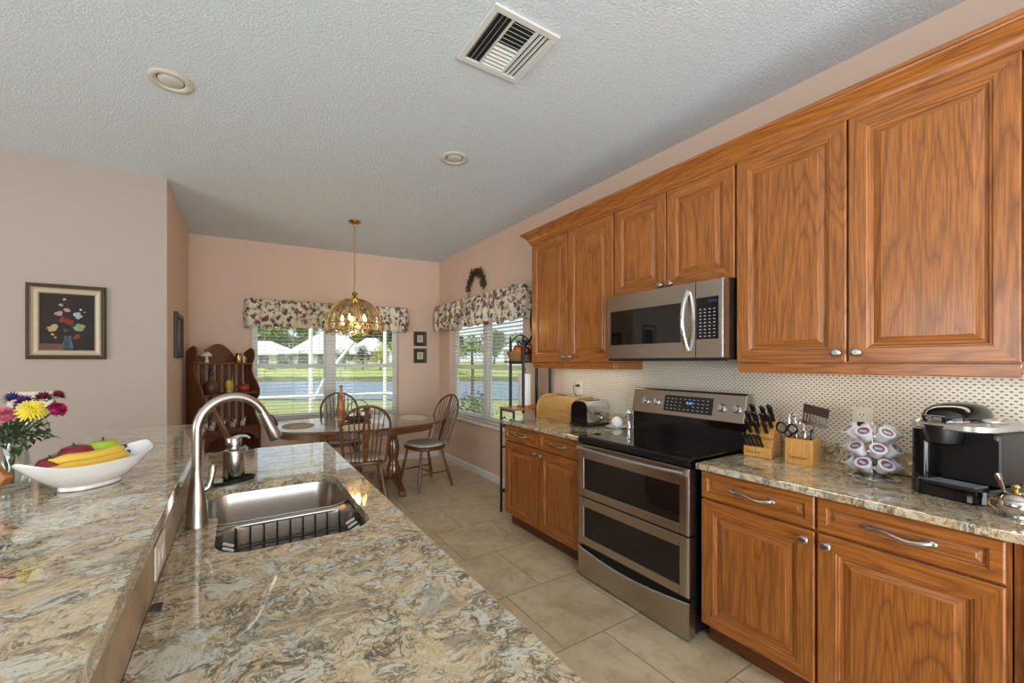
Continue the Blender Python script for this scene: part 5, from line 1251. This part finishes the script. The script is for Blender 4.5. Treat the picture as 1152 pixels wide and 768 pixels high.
# ------------------------------------------------------------------ fruit bowl on the bar
ZB = 1.0705; BW = (-.335, 1.425, ZB); ba = math.atan2(.22, .19)
bw = thing('fruit_bowl', 'white boat-shaped ceramic bowl of fruit on the granite bar', 'bowl', BW, ba)
n = 72
def boat(q, z, lift, hl=.150, hw=.086):
    out = []
    for k in range(n):
        a = 2*pi*k/n; ca_, sa = cos(a), sin(a); x = math.copysign(abs(ca_)**.80, ca_)*hl*q[0]; y = math.copysign(abs(sa)**1.12, sa)*hw*q[1]
        out.append((x, y, z + lift*abs(ca_)**4))
    return out
m = MB(); m.loft([boat((.42, .52), 0, 0), boat((.44, .55), .002, 0), boat((.43, .53), .010, 0), boat((.58, .72), .020, .004), boat((.80, .88), .042, .010), boat((.985, .985), .066, .016), boat((1, 1), .069, .017), boat((.975, .965), .069, .021), boat((.78, .85), .046, .012), boat((.56, .68), .026, .004), boat((.2, .3), .020, 0)]); m.build('bowl_shell', CERAMIC, bw, smooth=50)
def bl_(x, y, z): c, s = cos(ba), sin(ba); return (BW[0]+x*c-y*s, BW[1]+x*s+y*c, ZB+z)
BAN = plain('banana_peel', lin(228,186,66), .45, 0, .10, 30); BTIP = plain('banana_tip', lin(66,52,34), .7)
def banana(lab, x, y, z, rz, L_=.19, bend=.045, rx=0):
    b_ = thing('banana', lab, 'banana', bl_(x, y, z), ba+rz, 'bananas in the white bowl', None); b_.rotation_euler = (rx, 0, ba+rz)
    N2 = 22; pts = []; rs = []
    for i in range(N2):
        t_ = i/(N2-1); u = (t_-.5)*L_; pts.append((u, -bend*(1-(2*t_-1)**2)+bend*.6, .006*(2*t_-1)**2))
        rs.append(.0175*min(1, (min(t_, 1-t_)/.16)**.6 if min(t_, 1-t_) < .16 else 1) if .02 < t_ < .98 else .006)
    q = MB(); q.tube(pts, [max(.0055, r_) for r_ in rs], 10); q.build('peel', BAN, b_, smooth=40)
    q = MB(); a, b2 = Vector(pts[-1]), Vector(pts[-1])-Vector(pts[-3]); b2.normalize(); q.tube([a-b2*.002, a+b2*.016], [.0062, .0052], 8); q.build('stem', BTIP, b_, smooth=40)
banana('front banana lying along the near side of the white bowl', -.004, -.026, .058, .05, .185, .030)
banana('second banana behind the front one in the white bowl', .004, -.002, .072, -.02, .17, .026)
AR = plain('dark_red_apple', lin(130,32,34), .28, 0, .35, 18); AGm = plain('green_apple', lin(158,182,54), .28, 0, .12, 14)
def apple(lab, x, y, z, r_, mt, grp):
    a_ = thing('apple', lab, 'apple', bl_(x, y, z-r_*.88), rr.random()*6, grp)
    q = MB(); q.lathe([(u*r_, v*r_) for u, v in [(.002, .10), (.25, .03), (.55, .06), (.86, .38), (1.0, .85), (.97, 1.25), (.76, 1.58), (.42, 1.70), (.16, 1.62), (.01, 1.48)]], 28); q.build('flesh', mt, a_, smooth=60)
    q = MB(); q.tube([(0, 0, 1.46*r_), (.002, .001, 1.70*r_), (.006, .002, 1.88*r_)], [.0022, .0018, .0026], 7); q.build('stem', BTIP, a_, smooth=60)
rr = random.Random(3)
apple('green apple at the far right end of the white bowl', .056, .034, .074, .037, AGm, None)
apple('dark red apple in the middle of the white bowl', .000, .046, .070, .037, AR, 'red apples in the white bowl')
apple('dark red apple at the left of the white bowl', -.066, .026, .060, .030, AR, 'red apples in the white bowl')

# ------------------------------------------------------------------ flower vase at the left edge
VS = (-.505, 1.490, ZB)
vs_ = thing('flower_vase', 'clear glass vase of cut flowers at the left end of the bar', 'vase', VS)
m = MB(); m.lathe([(.034, 0), (.038, .004), (.042, .05), (.034, .10), (.030, .125), (.040, .160), (.0385, .160), (.028, .125), (.032, .10), (.039, .05), (.035, .008), (0, .008)], 32); m.build('glass', CLEAR, vs_, smooth=50)
STEMG = plain('flower_stem_green', lin(70,92,48), .55, 0, .2); LEAFG = plain('flower_leaf_green', lin(62,86,46), .5, 0, .3)
YC = plain('yellow_petal', lin(226,206,58), .6, 0, .12); PC = plain('pink_petal', lin(216,122,140), .6, 0, .12); MC = plain('magenta_petal', lin(176,30,84), .55, 0, .15); VC = plain('violet_petal', lin(96,44,122), .6, 0, .2); WC = plain('wine_petal', lin(120,34,52), .6, 0, .2); BC = plain('blue_petal', lin(70,62,120), .6, 0, .2)
def flower(name, lab, dx, dy, z, kind, mt, R_, tilt):
    f_ = thing(name, lab, 'flower', VS, 0, None)
    head = Vector((dx, dy, z)); ax = Vector(tilt).normalized()
    q = MB(); q.tube([(dx*.10, dy*.10, .012), (dx*.12, dy*.12, .12), (dx*.55, dy*.55, .12+(z-.12)*.55), head - ax*.010], .0026, 6); st_ = q.build('stem', STEMG, f_, smooth=60)
    M_ = Matrix.Translation(head) @ ax.to_track_quat('Z', 'Y').to_matrix().to_4x4(); q = MB(); q.M = M_; r_ = random.Random(hash(lab) % 1000 if False else int(abs(dx*9999)+abs(z*777)))
    if kind == 'mum':
        for k in range(110):
            t_ = k/110; el = (1-t_)*1.35-.25; az = k*2.39996; d = Vector((cos(az)*cos(el), sin(az)*cos(el), sin(el))); L_ = R_*(.75+.25*t_)*r_.uniform(.85, 1.1)
            s0 = d*R_*.12; mid = d*L_*.6+Vector((0, 0, .10*R_)); e_ = d*L_ - Vector((0, 0, .16*R_*t_)); q.tube([s0, mid, e_], [.0022, .0032, .0012], 5, flat=.6)
    elif kind == 'rose':
        q.ell((0, 0, .0), (R_*.6, R_*.6, R_*.6), 12, 8)
        for k in range(70):
            az = k*2.39996; el = 1.45-1.75*k/70; d = Vector((cos(az)*cos(el), sin(az)*cos(el), sin(el))); tg = Vector((-sin(az), cos(az), 0)); q.leaf(d*R_*.55, d*.8+Vector((0, 0, .5))+tg*r_.uniform(-.5, .5), R_*.55, R_*.75, up=tuple(d.cross(tg)+d*.4))
        for ring_, (cnt, rad, ht, op) in enumerate(()):
            for k in range(cnt):
                az = 2*pi*k/cnt+ring_*.7; vs2 = []; U, V_ = 6, 4
                for i in range(U+1):
                    for j in range(V_+1):
                        aa = az+(i/U-.5)*(2*pi/cnt)*1.35; h_ = j/V_; rad2 = R_*(rad*.45+rad*.6*h_+op*.12*h_*h_); vs2.append((rad2*cos(aa), rad2*sin(aa), -.35*R_+R_*(ht+.35)*h_*(1-.25*abs(2*i/U-1)**2)))
                q.add(vs2, [(i*(V_+1)+j, (i+1)*(V_+1)+j, (i+1)*(V_+1)+j+1, i*(V_+1)+j+1) for i in range(U) for j in range(V_)])
    else:
        for k in range(60):
            az = k*2.39996; t_ = k/60; el = 1.3-1.3*t_; d = Vector((cos(az)*cos(el), sin(az)*cos(el), sin(el))); q.leaf(d*R_*.2, d, R_*r_.uniform(.7, .95), R_*.35)
    o = q.build('bloom', mt, f_, smooth=60 if kind != 'mum' else 40)
# offsets (x,y,z above the bar) of the blooms
def off_(u, dz, dd=0): # along image-right axis from the vase, plus depth
    c, s = cos(radians(-30.6)), sin(radians(-30.6)); return (u*c - dd*s, u*s + dd*c, dz)
for args in (('chrysanthemum', 'large spiky yellow chrysanthemum on the right of the bouquet', off_(.072, .198, -.012), 'mum', YC, .032, (.3, -.5, .75)),
             ('chrysanthemum', 'spiky yellow chrysanthemum at the left edge of the bouquet', off_(-.004, .188, -.030), 'mum', YC, .030, (-.1, -.6, .7)),
             ('carnation', 'pale pink rose at the front of the bouquet', off_(.033, .189, -.035), 'rose', PC, .021, (.1, -.8, .6)),
             ('carnation', 'magenta rose at the right end of the bouquet', off_(.112, .196, .010), 'rose', MC, .020, (.8, -.4, .5)),
             ('aster', 'violet aster behind the pink rose', off_(.024, .212, .018), 'aster', VC, .024, (0, -.3, .9)),
             ('aster', 'wine-red aster at the top of the bouquet', off_(.052, .220, .035), 'aster', WC, .023, (.1, -.2, .95)),
             ('aster', 'wine-red aster above the yellow chrysanthemum', off_(.078, .226, .045), 'aster', WC, .020, (.3, 0, .9)),
             ('aster', 'dark blue aster at the upper left of the bouquet', off_(-.008, .220, .02), 'aster', BC, .023, (-.2, -.2, .9))):
    flower(args[0], args[1], args[2][0], args[2][1], args[2][2], *args[3:])
lf = MB(); rr = random.Random(21)
for i in range(130):
    a = rr.uniform(0, 2*pi); d = rr.random()**.5*.055; z = rr.uniform(.10, .178); p_ = off_(.022+d*cos(a), z, d*sin(a)); lf.leaf(p_, (rr.gauss(0, 1), rr.gauss(0, 1), rr.gauss(.1, .7)), rr.uniform(.022, .042), rr.uniform(.009, .014))
for i in range(16):
    p_ = off_(.045+rr.gauss(0, .012), .12+rr.random()*.03, rr.gauss(0, .02)); lf.leaf(p_, (rr.uniform(.2, 1), rr.gauss(0, .6), rr.uniform(-.6, -.1)), .040, .012)
lf.build('foliage', LEAFG, vs_)

# slatted wooden stand leaning at the very left edge
st = thing('wooden_stand', 'orange-brown slatted wooden stand beside the vase, cut off by the left edge', 'stand', (-.515, 1.375, ZB), radians(-31))
MW = oak('stand_wood', 'x', lin(176,106,46), lin(140,78,32), .35, .2)
for k, zz in enumerate((0.0, .036)):
    m = MB(); m.M = Matrix.Rotation(radians(36), 4, 'Y') @ Matrix.Identity(4); m.box(-.16, -.002, -.008+.004*k, .008+.004*k, .004+zz, .032+zz); m.build('slat', MW, st, (.035, 0, .002), bev=.003)
m = MB(); m.box(-.105, -.085, -.006, .016, .0, .125); m.build('leg', MW, st, (.0, .012, .0), bev=.002)
# ------------------------------------------------------------------ outdoors: lawn, lake, far bank, houses, trees, pool enclosure
def at(u, d, z):  # point seen at horizontal picture column u, distance d
    a = (u-540)/455.96*d; th = radians(30.632); return (sin(th)*d+cos(th)*a, cos(th)*d-sin(th)*a, z)
def grass(name, a, b):
    g = G(name, .95); v = g.coord(False); g.color(g.mix(g.ramp(g.noise(v, .6, 6, .7), [(.35, 0.0), (.65, 1.0)]), a, b)); return g.mat
GR = grass('lawn_grass', lin(134,146,84), lin(166,172,108)); GR2 = grass('far_bank_grass', lin(138,156,76), lin(170,182,100))
m = MB(); m.add([(-60, 5.95, -.22), (90, 5.95, -.22), (90, 5.95, -.22), (-60, 5.95, -.22)], [])
def strip(name, mat, prof, lab=None):
    """prof: (distance along view, z); built as wide bands square to the view direction"""
    m = MB(); vs = []
    for d, z in prof: vs += [at(540-455.96*1.9, d, z) if d > 3 else at(540-455.96*1.9, d, z), at(540+455.96*1.2, d, z)]
    m.add(vs, [(2*i, 2*i+1, 2*i+3, 2*i+2) for i in range(len(prof)-1)]); return struct(m.build(name, mat))
# near lawn as one big ground sheet; the lake and far bank lie on it
m = MB(); m.add([(-60, 5.85, -.22), (2.7, 5.85, -.22), (2.7, -12, -.22), (80, -12, -.22), (80, 80, -.22), (-60, 80, -.22)], [(0, 1, 4, 5), (1, 2, 3, 4)]); struct(m.build('ground', GR))
g = G('lake_water', .5); v = g.coord(False, (1, 1, 1)); g.color(lin(112,132,150)); g.bump(g.noise(v, 1.6, 4, .6), .0, .04); g.p.inputs['Specular IOR Level'].default_value = .25; WATER = g.mat
strip('lake', WATER, [(17.0, -.19), (34.0, -.19)])
strip('far_bank', GR2, [(33.2, -.24), (34.5, -.05), (48, .35), (62, .75), (95, 1.0), (170, 1.4)])
strip('lake_edge', plain('reed_edge', lin(92,98,52), .9, 0, .3, 2), [(33.0, -.185), (34.6, .14), (35.0, .02)])
WHW = plain('pale_stucco_wall', lin(206,200,190), .8, 0, .04, 2); ROOF = plain('white_tile_roof', lin(212,212,212), .6, 0, .03, 3); WINB = plain('dark_house_window', lin(70,78,84), .2); LANAI = plain('shaded_lanai_screen', lin(120,124,124), .6)
def house(lab, u0, u1, d, z0, ze, zr, ridge=.4, depth=7):
    p0 = Vector(at(u0, d, z0)); p1 = Vector(at(u1, d, z0)); ax = (p1-p0); Wd = ax.length; rz = math.atan2(ax.y, ax.x)
    h = thing('house', lab, 'house', (p0+p1)/2, rz); eh = ze-z0; rh = zr-z0
    m = MB(); m.box(-Wd/2+.6, Wd/2-.6, 0, depth, 0, eh); m.build('walls', WHW, h)
    m = MB(); e = Wd/2; q = e*ridge; o = -.7
    m.add([(-e, o, eh), (e, o, eh), (e, depth+.7, eh), (-e, depth+.7, eh), (-q, depth/2, rh), (q, depth/2, rh), (-e, o, eh-.18), (e, o, eh-.18), (e, depth+.7, eh-.18), (-e, depth+.7, eh-.18)],
          [(0,1,5,4), (1,2,5), (2,3,4,5), (3,0,4), (0,6,7,1), (1,7,8,2), (2,8,9,3), (3,9,6,0), (6,9,8,7)]); m.build('roof', ROOF, h)
    n = max(3, int(Wd/3.2))
    for k in range(n):
        x = -Wd/2+1.2+(Wd-2.4)*(k+.5)/n; m = MB(); m.box(x-.7, x+.7, -.06, -.001, .5, 2.0); w_ = m.build('window', WINB, h); m = MB(); m.box(x-.78, x-.7, -.09, -.001, .42, 2.08); m.box(x+.7, x+.78, -.09, -.001, .42, 2.08); m.box(x-.7, x+.7, -.09, -.001, 2.0, 2.08); m.box(x-.03, x+.03, -.08, -.06, .5, 2.0); m.build('window_trim', WHW, w_)
house('pale house with white hip roof at the left beyond the lake', 240, 316, 58, .65, 2.55, 4.55, .35)
house('large pale house with broad white roof beyond the middle of the lake', 322, 404, 62, .75, 2.75, 6.6, .16)
house('pale house half hidden by trees right of the white roof', 392, 432, 78, 1.0, 3.6, 6.2, .3)
house('pale distant house seen through the right window', 566, 606, 60, .75, 3.4, 4.6, .4)
BARK = plain('tree_bark', lin(96,80,64), .9, 0, .2, 4)
def leafmat(name, c): return plain(name, c, .7, 0, .35, .9)
LM = [leafmat('tree_leaf_mid', lin(112,132,66)), leafmat('tree_leaf_dark', lin(78,98,56)), leafmat('tree_leaf_light', lin(144,160,88)), leafmat('yellow_leaf', lin(196,190,60))]
def tree(name, lab, u, d, z0, h, r_, mat, seed, n=900, cat='tree', ls=None, group=None):
    p0 = at(u, d, z0); t_ = thing(name, lab, cat, p0, 0, group); rr = random.Random(seed); ls = ls or r_*.21
    m = MB(); zc_ = h-r_*.8; m.tube([(0, 0, -.2), (.05*r_, 0, zc_*.6), (0, 0, zc_)], [r_*.07, r_*.05, r_*.03], 7)
    cl = [(rr.gauss(0, .42)*r_, rr.gauss(0, .42)*r_, h-r_*.85+rr.gauss(0, .34)*r_, r_*rr.uniform(.35, .55)) for _ in range(11)]
    if cat == 'tree': 
        for c_ in cl[:5]: m.tube([(0, 0, zc_*.6), (c_[0]*.5, c_[1]*.5, (zc_*.6+c_[2])/2), c_[:3]], [r_*.03, r_*.02, r_*.008], 5)
    m.build('trunk', BARK, t_, smooth=60)
    l = MB()
    for i in range(n):
        c_ = cl[i % len(cl)]; v_ = Vector((rr.gauss(0, 1), rr.gauss(0, 1), rr.gauss(0, 1))); v_.normalize(); v_ *= c_[3]*rr.uniform(.6, 1.0)
        l.leaf((c_[0]+v_.x, c_[1]+v_.y, max(.05, c_[2]+v_.z)), (rr.gauss(0, 1), rr.gauss(0, 1), rr.gauss(0, .6)), ls*rr.uniform(.7, 1.3), ls*.6)
    l.build('foliage', mat, t_)
T = [(262, 95, 9.6, 4.0, 0, 'green tree above the left house roof'), (314, 98, 10, 4.2, 2, 'pale tree between the two white roofs'), (372, 100, 11, 4.2, 0, 'green tree above the ridge of the big white roof'), (428, 95, 10.5, 4.4, 1, 'dark tree right of the white gable'),
     (288, 132, 13.5, 5.4, 2, 'tall pale tree far back at left of the far window'), (342, 134, 14, 5.4, 0, 'tall green tree far behind the white roofs'), (402, 136, 14, 5.4, 2, 'tall pale tree far back, right of the mullion'), (452, 132, 12.5, 5.2, 0, 'green tree beyond the far window jamb'),
     (516, 70, 5.6, 2.8, 0, 'round green tree at the left of the right window'), (556, 84, 7.2, 3.4, 0, 'green tree behind the right window mullion'), (584, 92, 7.0, 3.4, 2, 'pale tree behind the iron rack')]
for i, (u, d, h, r_, k, lab) in enumerate(T): tree('leafy_tree', lab, u, d, .8, h, r_, LM[k], 40+i, 2000, group='trees beyond the lake')
B = [(319, 54, .6, 1.5, 1.1, 1, 'dark rounded shrub at the foot of the big white house'), (344, 54, .6, 1.7, 1.3, 0, 'green shrub in front of the big white house'), (366, 54, .6, 2.0, 1.3, 0, 'green shrub below the white gable'), (388, 52, .55, 2.8, 1.3, 0, 'broad shrub left of the yellow-leaved bush'), (408, 52, .55, 2.9, 1.4, 1, 'dark shrub beside the yellow-leaved bush'), (428, 50, .5, 3.4, 1.5, 3, 'bright yellow-leaved bush on the far bank'), (304, 50, .5, .8, .7, 3, 'low yellow-green shrub before the left house')]
for i, (u, d, z0, h, r_, k, lab) in enumerate(B): tree('garden_shrub', lab, u, d, z0, h, r_, LM[k], 80+i, 700, 'shrub', r_*.2)
tree('garden_shrub', 'dark bushy shrub close outside the right window', 533, 9.5, -.22, 1.0, .62, LM[1], 95, 700, 'shrub', .10)
tree('garden_shrub', 'yellow-flowered bush on the bank in the right window', 517, 40, .1, 1.3, 1.2, LM[3], 96, 420, 'shrub', .2)
# feathery palm-like tree in the right window
pt_ = at(531, 15, -.22); pl_ = thing('young_palm', 'feathery young palm standing outside the right window', 'tree', pt_)
m = MB(); m.tube([(0, 0, -.1), (.03, 0, 1.2), (0, .02, 2.1)], [.07, .055, .045], 8); m.build('trunk', BARK, pl_, smooth=60)
l = MB(); rr = random.Random(5)
for k in range(15):
    az = k*2.39996; el = rr.uniform(.1, 1.1); L_ = rr.uniform(.7, 1.0); base = Vector((0, .02, 2.05))
    for i in range(24):
        t_ = i/23; p_ = base + Vector((cos(az)*cos(el)*L_*t_, sin(az)*cos(el)*L_*t_, sin(el)*L_*t_-.75*L_*t_*t_))
        for s in (-1, 1):
            dv = Vector((cos(az+s*1.0), sin(az+s*1.0), -.35)); l.leaf(p_, dv, .20*(1-.5*t_), .035)
l.build('fronds', leafmat('palm_leaf', lin(140,168,78)), pl_)

# white screened pool enclosure outside the far window
ALU = plain('white_aluminium', lin(240,240,238), .4, 0, .01)
se = thing('pool_enclosure', 'white aluminium pool-cage frame standing outside the far window', 'enclosure', (1.2, 9.6, -.22)); off = (-1.2, -9.6, .22)
def bar(nm, p, q, w_=.05):
    m = MB(); p = Vector(p); q = Vector(q); m.tube([p, q], [w_*.7, w_*.7], 4); return m.build(nm, ALU, se, off)
def pe(u, v, Y=9.6):  # on the plane y = Y
    th = radians(30.632); a = (u-540)/455.96; rx, ry = sin(th)+a*cos(th), cos(th)-a*sin(th); k = Y/ry; return (rx*k, Y, 1.39+(407-v)/455.96*k)
pA = pe(349.5, 440); pB = pe(433, 440); pC = pe(262, 440)
for px in (pC, pA, pB): bar('post', (px[0], 9.6, -.21), (px[0], 9.6, 2.75), .062)
zr1 = .64
bar('chair_rail', (pC[0], 9.6, zr1), (pB[0], 9.6, zr1), .055); bar('eave_beam', (pC[0], 9.6, 2.72), (pB[0], 9.6, 2.72), .06)
bar('chair_rail', (pB[0], 9.6, zr1), (pB[0]+.55, 6.9, zr1), .055); bar('eave_beam', (pB[0], 9.6, 2.72), (pB[0]+.55, 6.9, 2.72), .06)
a = pe(353, 449); b = pe(366, 424); bar('brace', (a[0], 9.6, a[2]), (b[0], 9.6, b[2]), .05)
a = pe(377, 410, 9.0); b = pe(398, 384, 9.0); bar('brace', a, b, .05)
